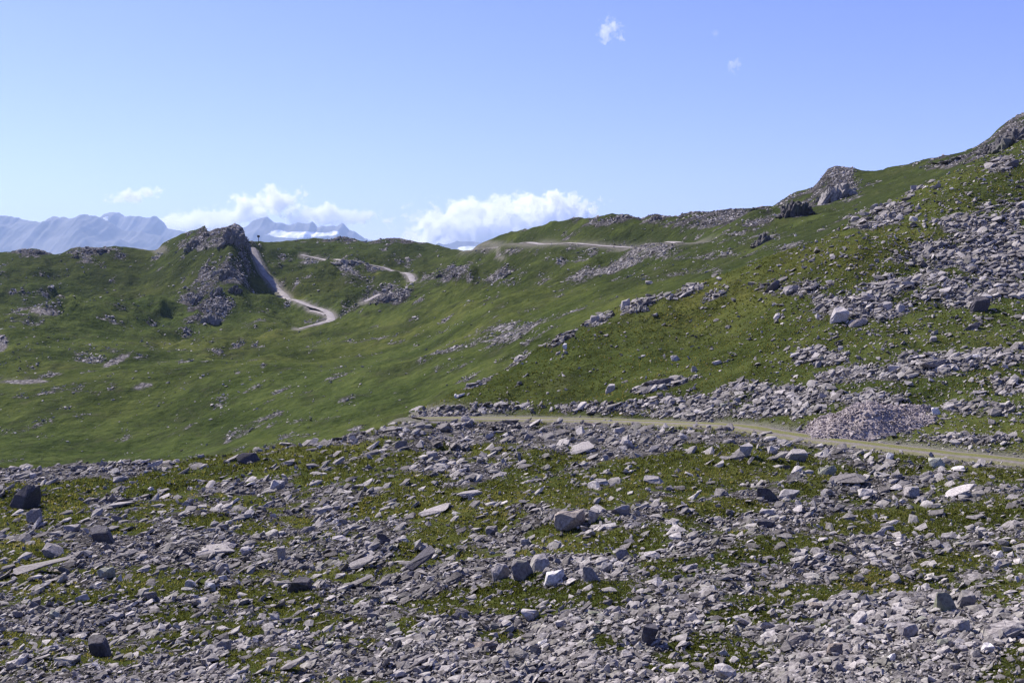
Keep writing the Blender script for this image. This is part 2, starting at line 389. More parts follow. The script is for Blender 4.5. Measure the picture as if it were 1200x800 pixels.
def far_road(pix, step, sm, dmin=300):
    p = [hit(u, v, dmin) for u, v in pix]
    ln = polyline(p, step)
    ln[:, 2] = H(ln[:, 0], ln[:, 1])
    return smooth_line(ln, sm)
def fine(l_): return polyline(l_, 1.2)
piste = far_road([(294.5,287),(298,296),(303,308),(309,320),(318,332),(330,341),(345,350),(360,357),(374,361),(386,367),(391,371),(380,377),(362,381),(344,386)], 6, 5)
piste_b = far_road([(364,363),(374,366),(384,370)], 5, 3)
ridge_road = far_road([(350,297),(365,302),(380,303),(400,306),(430,308),(445,313),(460,315),(480,318),(507,321)], 6, 5)
cut_road = far_road([(556,294),(575,290),(600,289),(640,288.5),(700,288),(745,288),(800,286)], 6, 5)
spur = far_road([(424,355),(436,349),(447,343)], 5, 3)
FAR_ROADS = [(piste, 2.4), (piste_b, 2.0), (ridge_road, 2.2), (cut_road, 3.0), (spur, 2.2)]
D_FAR = [carve(fine(l_), w + (4.0 if l_ is cut_road else 1.0), 18.0 if l_ is cut_road else 6.0, 0.35) for l_, w in FAR_ROADS]

# --- what covers the ground: 1 = broken rock, 0 = turf
def ell(u, v, ru, rv, ang=0.0):
    c, s_ = math.cos(R(ang)), math.sin(R(ang))
    du, dv = UU - u, VIM - v
    a = (du * c - dv * s_) / ru; b = (du * s_ + dv * c) / rv
    return np.clip(1.35 - np.sqrt(a * a + b * b), 0, 1) / 1.35 * 2.2
VIM = VH - Z * F / DD                   # apparent row of every ground point
FG_GRASS = [(8,608,24,14,0),(74,592,26,20,0),(105,573,30,10,0),(28,650,36,14,0),(10,668,25,12,0),(200,566,60,11,10),(250,552,55,12,10),(345,541,70,10,8),(190,672,34,9,5),(50,692,40,8,0),(90,700,30,9,5),(180,684,55,12,5),(352,612,16,6,0),(290,700,45,8,0),(292,775,22,10,0),(375,735,15,12,0),(322,775,24,12,0),(340,706,26,14,0),(275,742,20,8,0),(200,725,30,6,0),
 (470,588,50,14,5),(492,640,25,18,20),(470,568,40,14,5),(600,705,110,12,3),(695,700,34,14,0),(545,615,60,14,5),(600,573,30,9,0),(700,560,90,11,14),(790,545,70,14,14),(640,625,25,12,0),(560,602,40,14,0),(730,640,50,13,0),(780,665,30,10,0),(475,735,15,10,0),(590,745,30,8,0),(720,750,25,10,0),(780,775,30,12,0),(860,595,30,10,0),
 (870,550,60,17,5),(900,642,70,10,8),(850,657,55,8,3),(1030,615,60,10,0),(1085,620,40,8,0),(1015,684,32,14,0),(940,697,40,9,5),(828,762,52,24,0),(858,725,30,10,0),(1192,782,46,20,25),(1180,643,18,8,0),(960,558,18,7,0),(1150,600,30,7,0),(1000,560,16,6,0),(700,585,50,9,10),(640,545,40,7,10),(430,600,25,9,0),(380,560,40,8,8),
 (640,575,40,9,12),(770,560,50,12,8),(830,570,40,9,5),(690,640,30,9,0),(940,575,26,8,0),(1110,660,34,8,8),(1170,560,30,6,0),(520,600,36,9,8),(450,540,36,8,10),(420,560,26,8,0),(300,620,22,7,5),(240,610,24,6,5),(150,620,24,6,5)]
HILL_ROCK = [(850,476,110,15,2),(900,468,90,18,0),(780,482,60,9,0),(700,480,60,7,0),(600,480,60,7,0),(520,486,40,7,0),(1010,362,70,15,0),(925,338,48,9,0),(1060,332,50,12,8),(1090,428,75,12,10),(1000,440,50,9,5),(1130,345,60,18,5),(1165,290,58,34,10),(1030,256,40,14,15),(1060,222,22,7,15),(1130,262,46,14,10),(1150,480,45,7,0),(1175,420,45,12,10),(1100,300,60,18,5),(1190,330,40,22,0),(960,420,30,10,0),(1170,195,18,9,0),(840,345,20,5,20),(805,342,26,6,20),(750,356,28,9,18),(700,376,22,6,25),(655,398,24,6,25),(600,425,24,5,25),(560,448,20,5,25),(780,452,40,5,12),(1140,515,50,7,0),(1180,250,40,12,0),(1015,470,40,8,0),(1190,455,30,10,0)]
FAR_ROCK = [(240,355,26,24,0,.9),(268,330,22,16,0,.8),(228,285,16,10,30,.8),(265,278,30,16,0,.9),(40,362,30,7,8,.7),(65,372,25,5,0,.5),(150,360,22,6,0,.55),(30,345,30,4,0,.4),(0,400,8,8,0,.9),(733,310,24,5,18,1.1),(700,318,40,5,18,.45),(660,300,40,8,0,.5),(640,330,50,7,0,.45),(590,325,60,12,0,.5),(540,325,50,12,0,.65),(460,345,50,12,0,.55),(430,312,50,7,0,.6),(390,306,40,6,0,.6),(530,425,26,8,15,.7),(515,432,14,6,0,.8),(420,470,24,9,0,.6),(265,434,26,6,0,.7),(50,500,34,9,20,.7),(175,482,12,10,0,.6),(170,450,14,5,10,.7),(137,422,18,3,25,.8),(560,395,60,10,18,.45),(620,385,50,9,20,.5),(680,360,34,8,20,.45),(800,315,50,6,0,.5),(895,275,18,10,0,.95),(860,280,70,8,0,.55),(760,290,40,8,0,.6),(820,300,60,6,0,.5),(930,290,40,6,0,.5),(980,220,34,20,-20,.75),(930,240,22,12,0,.7),(1185,155,18,14,0,.8),(1120,190,50,6,10,.4),(720,270,40,6,0,.4),(800,262,60,8,0,.5),(880,255,40,6,0,.5),(640,295,90,5,0,.6),(300,345,20,8,0,.4),(110,300,50,8,0,.5),(420,330,30,8,0,.4),(480,300,30,6,0,.35),(190,515,60,8,0,.35),(300,525,60,6,0,.4),(400,495,26,8,0,.4),(960,265,30,6,0,.5)]
track_d = np.array([S(LAYERS[5][0], u) for u in us])[:, None]
crest_d = np.array([S(LAYERS[7][0], u) for u in us])[:, None]
isfg = (DD < track_d)                               # this side of the track / crest
ishill = (~isfg) & (DD < crest_d * 1.12) & (UU > 478)
isfar = ~(isfg | ishill)
scree = np.zeros_like(Z); gravel = np.zeros_like(Z); dry = np.zeros_like(Z)
g = np.zeros_like(Z)
for e in FG_GRASS: g = np.maximum(g, ell(e[0], e[1], e[2] * 1.15, e[3] * 1.15, e[4]))
nz_fg = fbm(X, Y, 7.0, 4, 21)
nz2 = fbm(X, Y, 2.6, 4, 27)
nz3 = fbm(X, Y, 1.1, 3, 30)
fg = np.clip(0.65 - np.clip(g, 0, 1.1) * 0.70 + nz_fg * 0.66 + nz2 * 0.50 + nz3 * 0.40, 0, 1)
rk = np.zeros_like(Z)
for e in HILL_ROCK: rk = np.maximum(rk, ell(*e))
nz_h = fbm(X, Y, 8.0, 4, 22)
nz2h = fbm(X, Y, 3.0, 4, 28)
nz3h = fbm(X, Y, 1.6, 3, 35)
hl_r = np.clip(np.minimum(rk, 1) * 0.72 + nz_h * 0.28 + nz2h * 0.36 + nz3h * 0.30 - 0.14, 0, 1)
right_bias = smooth01((UU - 900) / 150) * 0.04
hl_r = np.clip(hl_r - 0.10 * (VIM < 345) + right_bias + nz_h * 0.10 * smooth01((UU - 850) / 100), 0, 1)
fr = np.zeros_like(Z)
for e in FAR_ROCK: fr = np.maximum(fr, np.minimum(ell(e[0], e[1], e[2], e[3], e[4]), 1) * e[5])
nz_f = fbm(X, Y, 26.0, 5, 23)
crg = np.zeros_like(Z)
for e in [(980,210,22,16,0),(935,238,24,15,0),(962,222,16,16,0),(1186,158,24,24,0),(1150,180,26,8,20),(1110,190,50,8,8),(1165,166,20,14,30),(700,258,40,7,0),(820,256,60,10,0),(870,262,40,10,0),(268,275,20,14,0),(285,300,9,28,0),(232,278,22,10,20),(255,320,26,16,0),(240,352,28,26,0),(110,294,34,4,0),(42,295,20,5,0),(720,257,40,6,0),(768,254,22,7,0),(800,254,30,5,0),(850,250,30,7,0),(885,247,24,7,0),(400,281,24,4,0),(470,283,40,4,0),(533,322,22,9,0),(455,350,36,8,0)]:
    crg = np.maximum(crg, np.minimum(ell(*e), 1))
fr = np.clip(fr * 0.60 + nz_f * 0.55 + 0.5 * fbm(X, Y, 8.0, 3, 29) - 0.04, 0, 1)
fr = np.maximum(fr, np.clip(crg * 0.76 + 1.15 * fbm(X, Y, 10.0, 4, 91) - 0.12, 0, 1))
crg = np.clip(crg, 0, 1) * isfar
scree = np.where(isfg, fg, np.where(ishill, hl_r, fr))
scree = np.where(DD < 9, 0.75, scree)
dry = np.where(isfg, 0.58 + 0.4 * fbm(X, Y, 12, 3, 31), np.where(ishill, 0.30 + 0.45 * fbm(X, Y, 22, 3, 32), 0.18 + 0.5 * fbm(X, Y, 80, 3, 33)))
dry += 0.6 * np.exp(-(((UU - 960) / 70) ** 2 + ((VIM - 300) / 22) ** 2)) * ishill
dry += 0.5 * np.exp(-(((UU - 840) / 40) ** 2 + ((VIM - 345) / 12) ** 2)) * ishill
dry = np.clip(dry, 0, 1)
for D_, (l_, w_) in zip(D_FAR, FAR_ROADS):
    gravel = np.maximum(gravel, (0.55 * (1 - smooth01((D_ - 7) / 10.0))) if l_ is cut_road else 0.75 * (1 - smooth01((D_ - w_ - 0.5) / 3.0)))
# bare earth patches and the cut bank over the far road
BARE = [(30,447,24,2.4,0),(137,422,16,3,25),(0,402,8,9,0),(52,365,16,3.5,-6),(168,452,10,2.5,10),(560,292,20,5,0),(640,286,100,4.5,0),(188,293,9,5,0),(585,303,8,2,-20),(170,290,20,2.5,-10)]
_V = VIM; VIM = VIM0
for e in BARE: gravel = np.maximum(gravel, isfar * np.clip(ell(*e) + 0.5 * fbm(X, Y, 7, 3, 78) * (ell(*e) > 0), 0, 1) * 0.45)
for e in BARE[:5]: scree = np.where(isfar, np.maximum(scree, np.clip(ell(*e) * 1.3, 0, 1)), scree)
VIM = _V
vg = 1 - smooth01((D_TRACK - 2.6) / 1.8); gravel = np.maximum(gravel, vg * 0.5)
bank = (np.exp(-(((UU - 520) / 60) ** 2 + ((VIM - 484) / 9) ** 2))) * ishill; gravel = np.maximum(gravel, bank * 0.8)
scree = np.clip(scree, 0, 1)
heath_shade = isfar * (0.02 + 1.0 * smooth01((368 - VIM) / 60) + 0.35 * fbm(X, Y, 60, 3, 77))  # darker towards the skyline: shade of the far slopes put into turf colour
heath_shade += isfar * 0.5 * np.exp(-(((UU - 455) / 45) ** 2 + ((VIM - 350) / 10) ** 2))
heath_shade = np.clip(heath_shade, 0, 1)
coarse = np.clip(smooth01((DD - 60) / 120), 0, 1)

vid = np.arange(NU * ND).reshape(NU, ND)
faces = np.stack([vid[:-1, :-1], vid[1:, :-1], vid[1:, 1:], vid[:-1, 1:]], -1).reshape(-1, 4)
ground = mesh_obj('ground', np.stack([X, Y, Z], -1).reshape(-1, 3), faces, M['ground'], smooth=True)
for nm, a in (('crag', crg), ('heath_shade', heath_shade), ('scree', scree), ('gravel', gravel), ('dry', dry), ('coarse', coarse)): vattr(ground.data, nm, a)
tag(ground, 'rocky alpine slope falling to a green valley and rising to grassy ridges', kind='structure')

# ------------------------------------------------------------------ roads
def ribbon(name, line, hw, mat, lift=0.0, n=9, wob=0.06):
    t = np.gradient(line[:, :2], axis=0); t /= np.linalg.norm(t, axis=1)[:, None] + 1e-9
    nrm = np.stack([-t[:, 1], t[:, 0]], 1)
    c = np.linspace(-1, 1, n); vs = []; ac = []
    wv = 1 + 0.10 * fbm(line[:, 0], line[:, 1], 9, 2, 41)
    for k in c:
        xy = line[:, :2] + nrm * (k * hw * wv)[:, None]
        z = line[:, 2] + lift + 0.06 * (1 - k * k) + wob * 0.5 * fbm(xy[:, 0], xy[:, 1], 1.5, 2, 42)
        if abs(k) > 0.99: z = z - 0.3
        vs.append(np.column_stack([xy, z])); ac.append(np.full(len(line), k))
    vs = np.stack(vs, 1); m_ = len(line)
    vi = np.arange(m_ * n).reshape(m_, n)
    fc = np.stack([vi[:-1, :-1], vi[:-1, 1:], vi[1:, 1:], vi[1:, :-1]], -1).reshape(-1, 4)
    o = mesh_obj(name, vs.reshape(-1, 3), fc, mat, smooth=True)
    vattr(o.data, 'across', np.stack(ac, 1))
    return o

def track_mat():
    m, n, l, b = new_mat('track_gravel')
    geo = n.new('ShaderNodeNewGeometry'); pos = geo.outputs['Position']; ac = attr(n, 'across')
    nz = noise_node(n, l, pos, 0.8, 6, 0.7); nf = noise_node(n, l, pos, 6, 4, 0.7)
    gv = ramp(n, [(0.3, (0.11, 0.095, 0.085)), (0.7, (0.26, 0.23, 0.21))]); l.new(nf.outputs['Fac'], gv.inputs['Fac'])
    gs = ramp(n, [(0.3, (0.09, 0.10, 0.03)), (0.7, (0.20, 0.19, 0.075))]); l.new(nf.outputs['Fac'], gs.inputs['Fac'])
    a = math_n(n, l, 'ABSOLUTE', math_n(n, l, 'SUBTRACT', ac, 0.1))
    k = math_n(n, l, 'ADD', a, math_n(n, l, 'MULTIPLY', math_n(n, l, 'SUBTRACT', nz.outputs['Fac'], 0.5), 0.7))
    r = ramp(n, [(0.26, (1, 1, 1)), (0.46, (0, 0, 0)), (0.66, (0, 0, 0)), (0.9, (0.7, 0.7, 0.7))]); l.new(k, r.inputs['Fac'])
    l.new(mix(n, l, gv.outputs['Color'], gs.outputs['Color'], r.outputs['Color']), b.inputs['Base Color'])
    bp = n.new('ShaderNodeBump'); bp.inputs['Strength'].default_value = 0.5; bp.inputs['Distance'].default_value = 0.1
    l.new(nf.outputs['Fac'], bp.inputs['Height']); l.new(bp.outputs['Normal'], b.inputs['Normal'])
    return m
def dirt_mat():
    m, n, l, b = new_mat('pale_dirt')
    geo = n.new('ShaderNodeNewGeometry'); pos = geo.outputs['Position']
    nf = noise_node(n, l, pos, 0.25, 5, 0.7)
    gv = ramp(n, [(0.3, (0.20, 0.178, 0.172)), (0.7, (0.40, 0.365, 0.35))]); l.new(nf.outputs['Fac'], gv.inputs['Fac'])
    l.new(gv.outputs['Color'], b.inputs['Base Color'])
    return m
M['track'] = track_mat(); M['dirt'] = dirt_mat()
tag(ribbon('gravel_track', track, 2.0, M['track'], 0.05), 'narrow gravel track with a grassy centre strip curving across the slope', 'track', kind='structure')
for (l_, w_), lab in zip(FAR_ROADS, ['pale dirt road running down from the saddle beside the rocky peak', 'short upper arm of the dirt road junction below the peak', 'grey dirt road crossing the hillside below the far ridge', 'pale road cut level into the hillside right of the saddle', 'short pale path piece on the far hillside']):
    tag(ribbon('dirt_road', l_, w_, M['dirt'], 0.15, 5, 0.0), lab, 'dirt road', kind='structure')

# ------------------------------------------------------------------ stones
def hull_mesh(npts, sx, sy, sz, seed, flat=0.0):
    rr = np.random.default_rng(seed)
    p = rr.normal(size=(npts, 3)); p /= np.linalg.norm(p, axis=1)[:, None]
    p = np.sign(p) * np.abs(p) ** 0.62                  # push towards a block
    p *= rr.uniform(0.75, 1.0, (npts, 1))
    sh = rr.uniform(-0.35, 0.35, 2); p[:, 0] += sh[0] * p[:, 2]; p[:, 1] += sh[1] * p[:, 2]
    p *= np.array([sx, sy, sz]) * 0.62
    bm = bmesh.new()
    for q in p: bm.verts.new(q)
    r = bmesh.ops.convex_hull(bm, input=bm.verts)
    junk = [e for e in r['geom_interior'] if isinstance(e, bmesh.types.BMVert)]
    if junk: bmesh.ops.delete(bm, geom=junk, context='VERTS')
    bmesh.ops.triangulate(bm, faces=bm.faces)
    return bm
VAR = []
for k in range(36):
    bm = hull_mesh(11, 1, RNG.uniform(0.5, 1.0), RNG.uniform(0.22, 0.65), 100 + k)
    bm.verts.index_update()
    VAR.append((np.array([v.co[:] for v in bm.verts]), np.array([[v.index for v in f.verts] for f in bm.faces])))
    bm.free()

FLAT = []
for k in range(20):
    bm = hull_mesh(13, 1.15, RNG.uniform(0.55, 0.9), RNG.uniform(0.16, 0.34), 300 + k)
    bm.verts.index_update()
    FLAT.append((np.array([v.co[:] for v in bm.verts]), np.array([[v.index for v in f.verts] for f in bm.faces])))
    bm.free()

def rot_mats(n, tilt, strata=False):
    a = RNG.uniform(0, 2 * np.pi, n); tx = RNG.normal(0, tilt, n); ty = RNG.normal(-0.12, tilt, n)
    if strata: a = RNG.normal(0.25, 0.5, n); tx = RNG.normal(0.12, 0.22, n); ty = RNG.normal(-0.36, 0.2, n)
    ca, sa = np.cos(a), np.sin(a)
    Rz = np.zeros((n, 3, 3)); Rz[:, 0, 0] = ca; Rz[:, 0, 1] = -sa; Rz[:, 1, 0] = sa; Rz[:, 1, 1] = ca; Rz[:, 2, 2] = 1
    Rx = np.zeros((n, 3, 3)); Rx[:, 0, 0] = 1; Rx[:, 1, 1] = np.cos(tx); Rx[:, 1, 2] = -np.sin(tx); Rx[:, 2, 1] = np.sin(tx); Rx[:, 2, 2] = np.cos(tx)
    Ry = np.zeros((n, 3, 3)); Ry[:, 1, 1] = 1; Ry[:, 0, 0] = np.cos(ty); Ry[:, 0, 2] = np.sin(ty); Ry[:, 2, 0] = -np.sin(ty); Ry[:, 2, 2] = np.cos(ty)
    return Ry @ Rx @ Rz

def stones(name, x, y, z, size, mat, tilt=0.35, tone=None, parent=None, flat=None):
    n = len(x); flat = np.zeros(n, bool) if flat is None else flat
    rm = rot_mats(n, tilt); rm[flat] = rot_mats(int(flat.sum()), tilt, True)
    which = np.where(flat, len(VAR) + RNG.integers(0, len(FLAT), n), RNG.integers(0, len(VAR), n))
    tone = RNG.beta(2.0, 2.4, n) if tone is None else tone
    vs, fs, tn = [], [], []; off = 0
    for k, (pv, pf) in enumerate(VAR + FLAT):
        s = np.nonzero(which == k)[0]
        if not len(s): continue
        q = np.einsum('nij,vj->nvi', rm[s], pv) * size[s][:, None, None]
        q += np.stack([x[s], y[s], z[s]], -1)[:, None, :]
        vs.append(q.reshape(-1, 3)); nv = len(pv)
        fs.append((pf[None] + (np.arange(len(s)) * nv)[:, None, None] + off).reshape(-1, 3)); off += len(s) * nv
        tn.append(np.repeat(tone[s], nv))
    o = mesh_obj(name, np.concatenate(vs), np.concatenate(fs), mat, parent)
    vattr(o.data, 'tone', np.concatenate(tn))
    return o

vis = np.clip(-np.diff(VIM, axis=1), 0, None)[:, :]        # rows of the picture each ground cell spans
vis = np.concatenate([vis, np.zeros((NU, 1))], 1)
cw = np.gradient(us)[:, None]
inview = (UU > -260) & (UU < 1440) & (DD > 14)
def scatter(weight, n):
    w = (weight * cw).ravel(); cs = np.cumsum(w); r = RNG.uniform(0, cs[-1], n)
    idx = np.searchsorted(cs, r); i, j = np.divmod(idx, ND)
    i = np.clip(i, 0, NU - 2); j = np.clip(j, 0, NNEAR - 2)
    fu = us[i] + RNG.uniform(0, 1, n) * (us[i + 1] - us[i]); d = rows[j] * (rows[j + 1] / rows[j]) ** RNG.uniform(0, 1, n)
    x = (fu - 600) / F * d
    return x, d, H(x, d), fu, i, j
visf = np.maximum(vis, 0.06)
keep_road = (D_TRACK > 1.7 + 0.5 * fbm(X, Y, 3, 2, 88))
wfg = visf * isfg * inview * keep_road * np.clip(scree * 1.25 - 0.12, 0.26, 1)
x, y, z, fu, i, j = scatter(wfg, 90000)
px = np.clip(np.exp(RNG.normal(1.12, 0.54, len(x))), 1.5, 14)
px *= 0.85 + 0.3 * smooth01((VIM[i, j] - 560) / 200)
fl = RNG.uniform(0, 1, len(x)) < 0.30
big_ = fl & (RNG.uniform(0, 1, len(x)) < 0.15); px[big_] = RNG.uniform(8, 17, int(big_.sum()))
sz = px * y / F
tone = np.clip(RNG.beta(1.4, 2.2, len(x)) + 0.12 * fbm(x, y, 10, 2, 51), 0, 1)
o1 = stones('scree', x, y, z + sz * np.where(fl, 0.10, 0.2), sz, M['stone'], 0.5, tone, None, fl); tag(o1, 'grey broken scree covering the near slope below the track', kind='stuff')
whl = visf * ishill * inview * keep_road * np.clip(hl_r * 1.3 - 0.2, 0.02 + 0.09 * smooth01((UU - 860) / 120), 1)
x, y, z, fu, i, j = scatter(whl, 29000)
px = np.clip(np.exp(RNG.normal(0.90, 0.52, len(x))), 1.3, 10)
fl = RNG.uniform(0, 1, len(x)) < 0.35
big_ = fl & (RNG.uniform(0, 1, len(x)) < 0.12) & (hl_r[i, j] > 0.4); px[big_] = RNG.uniform(7, 13, int(big_.sum()))
sz = px * y / F
o2 = stones('scree', x, y, z + sz * 0.18, sz, M['stone'], 0.5, np.clip(RNG.beta(1.5, 2.3, len(x)), 0, 1), None, fl); tag(o2, 'loose grey rubble strewn over the hillside above the track', kind='stuff')
wfr = visf * isfar * inview * (DD < dsk) * np.clip(fr * 1.2 - 0.35, 0.003 + 0.03 * np.clip(fbm(X, Y, 40, 3, 93), 0, 1), 1) * (DD > 180)
x, y, z, fu, i, j = scatter(wfr, 15000)
px = np.clip(np.exp(RNG.normal(0.65, 0.4, len(x))), 1.1, 5); sz = px * y / F
o3 = stones('scree', x, y, z + sz * 0.1, sz, M['stone'], 0.3, np.clip(RNG.beta(2.4, 1.6, len(x)), 0, 1)); tag(o3, 'small pale rocks dotted over the far valley and ridges', kind='stuff')

# rubble beside the track and the pinkish gravel heap
def heap():
    cx, cy, cz = hit(1030, 505, 60)
    th = math.atan2(cx, cy)
    n1, n2 = 90, 46
    a = np.linspace(-1, 1, n1); b = np.linspace(-1, 1, n2); A, B = np.meshgrid(a, b, indexing='ij')
    x = cx + A * 6.2 + B * 1.0; y = cy + 2.5 + B * 4.2
    prof = np.clip(1 - np.abs(A) ** 1.6, 0, 1) ** 0.9 * np.clip(1 - np.abs(B - 0.15 * A) ** 1.8, 0, 1)
    hz = np.clip(prof + 0.28 * fbm(x, y, 3.5, 3, 64) * (prof > 0.02), 0, 1) * (2.0 + 0.9 * fbm(x, y, 3.0, 3, 61)) + 0.12 * fbm(x, y, 0.8, 3, 62)
    z = H(x, y) + hz - 0.25
    vi = np.arange(n1 * n2).reshape(n1, n2)
    fc = np.stack([vi[:-1, :-1], vi[1:, :-1], vi[1:, 1:], vi[:-1, 1:]], -1).reshape(-1, 4)
    o = mesh_obj('gravel_heap', np.stack([x, y, z], -1).reshape(-1, 3), fc, M['pink'], smooth=True)
    vattr(o.data, 'tone', 0.55 + 0.3 * fbm(x, y, 1.2, 3, 63))
    n = 7000
    ia, ib = RNG.integers(0, n1, n), RNG.integers(0, n2, n)
    s = np.clip(np.exp(RNG.normal(-1.9, 0.5, n)), 0.07, 0.8)
    st = stones('heap_stones', x[ia, ib] + RNG.normal(0, .1, n), y[ia, ib] + RNG.normal(0, .1, n), z[ia, ib] + s * 0.1, s, M['pink'], 0.5, np.clip(RNG.beta(3, 1.8, n), 0, 1), o)
    st['kind'] = 'stuff'
    tag(o, 'pinkish gravel heap spilling down to the uphill edge of the track', 'gravel heap')
heap()

# ------------------------------------------------------------------ boulders
def boulder_mesh(kind, seed):
    rr = np.random.default_rng(seed)
    dims = {'slab': (1.0, 0.75, 0.34), 'block': (1.0, 0.85, 0.8), 'wedge': (1.0, 0.8, 0.6), 'tall': (0.75, 0.7, 1.0), 'round': (0.9, 0.85, 0.75)}[kind]
    bm = hull_mesh({'slab': 16, 'block': 14, 'wedge': 11, 'tall': 14, 'round': 26}[kind], *dims, seed)
    bmesh.ops.dissolve_limit(bm, angle_limit=R(12), verts=bm.verts, edges=bm.edges)
    bmesh.ops.bevel(bm, geom=list(bm.edges), offset=0.028, segments=1, profile=0.6, affect='EDGES', clamp_overlap=True)
    bmesh.ops.triangulate(bm, faces=bm.faces)
    bmesh.ops.subdivide_edges(bm, edges=[e for e in bm.edges if e.calc_length() > 0.22], cuts=1, use_grid_fill=False)
    bmesh.ops.triangulate(bm, faces=bm.faces)
    for v in bm.verts:
        v.co += Vector(rr.normal(0, 0.011, 3).tolist())
    co = np.array([v.co[:] for v in bm.verts]); lo, hi = co.min(0), co.max(0)
    for v in bm.verts:      # unit width and height, base at 0
        v.co.x = (v.co.x - (lo[0] + hi[0]) / 2) / (hi[0] - lo[0]); v.co.y = (v.co.y - (lo[1] + hi[1]) / 2) / (hi[0] - lo[0]); v.co.z = (v.co.z - lo[2]) / (hi[2] - lo[2])
    me = bpy.data.meshes.new('boulder'); bm.to_mesh(me); bm.free()
    me.materials.append(None)
    return me
BM = {k: [boulder_mesh(k, 500 + 17 * i + len(k)) for i in range(7)] for k in ('slab', 'block', 'wedge', 'tall', 'round')}
BOULDERS = []
def boulder(u, v, w, h, tone='grey', kind='block', tilt=0, label=None, yaw=None, dmin=14, sink=0.26):
    """a boulder whose foot stands on the ground seen at (u, v + h/2)"""
    x, y, z = hit(u, v + h * 0.42, dmin)
    s = y / F
    me = random.choice(BM[kind]); name = {'slab': 'flat_rock'}.get(kind, 'boulder')
    o = bpy.data.objects.new(name, me); C.objects.link(o)
    o.material_slots[0].link = 'OBJECT'; o.material_slots[0].material = M[tone]
    W_, H_ = w * s, h * s * (1 + sink)
    if tilt: # a tilted slab: thickness from the bounding box
        c_, s_ = abs(math.cos(R(tilt))), abs(math.sin(R(tilt)))
        H_ = max(0.3 * H_, (h * s - W_ * s_ * 0.8))
    o.scale = (W_, W_ * random.uniform(0.85, 1.1), H_)
    o.rotation_euler = (R(random.uniform(-7, 7)), R(-tilt), R(random.uniform(-18, 18) if yaw is None else yaw))
    o.location = (x, y + 0.3 * W_, z - H_ * sink + (0.0 if not tilt else abs(math.sin(R(tilt))) * W_ * 0.30))
    BOULDERS.append(dict(o=o, u=u, v=v, w=w, h=h, tone=tone, kind=kind, tilt=tilt, label=label, mine=True))
    return o
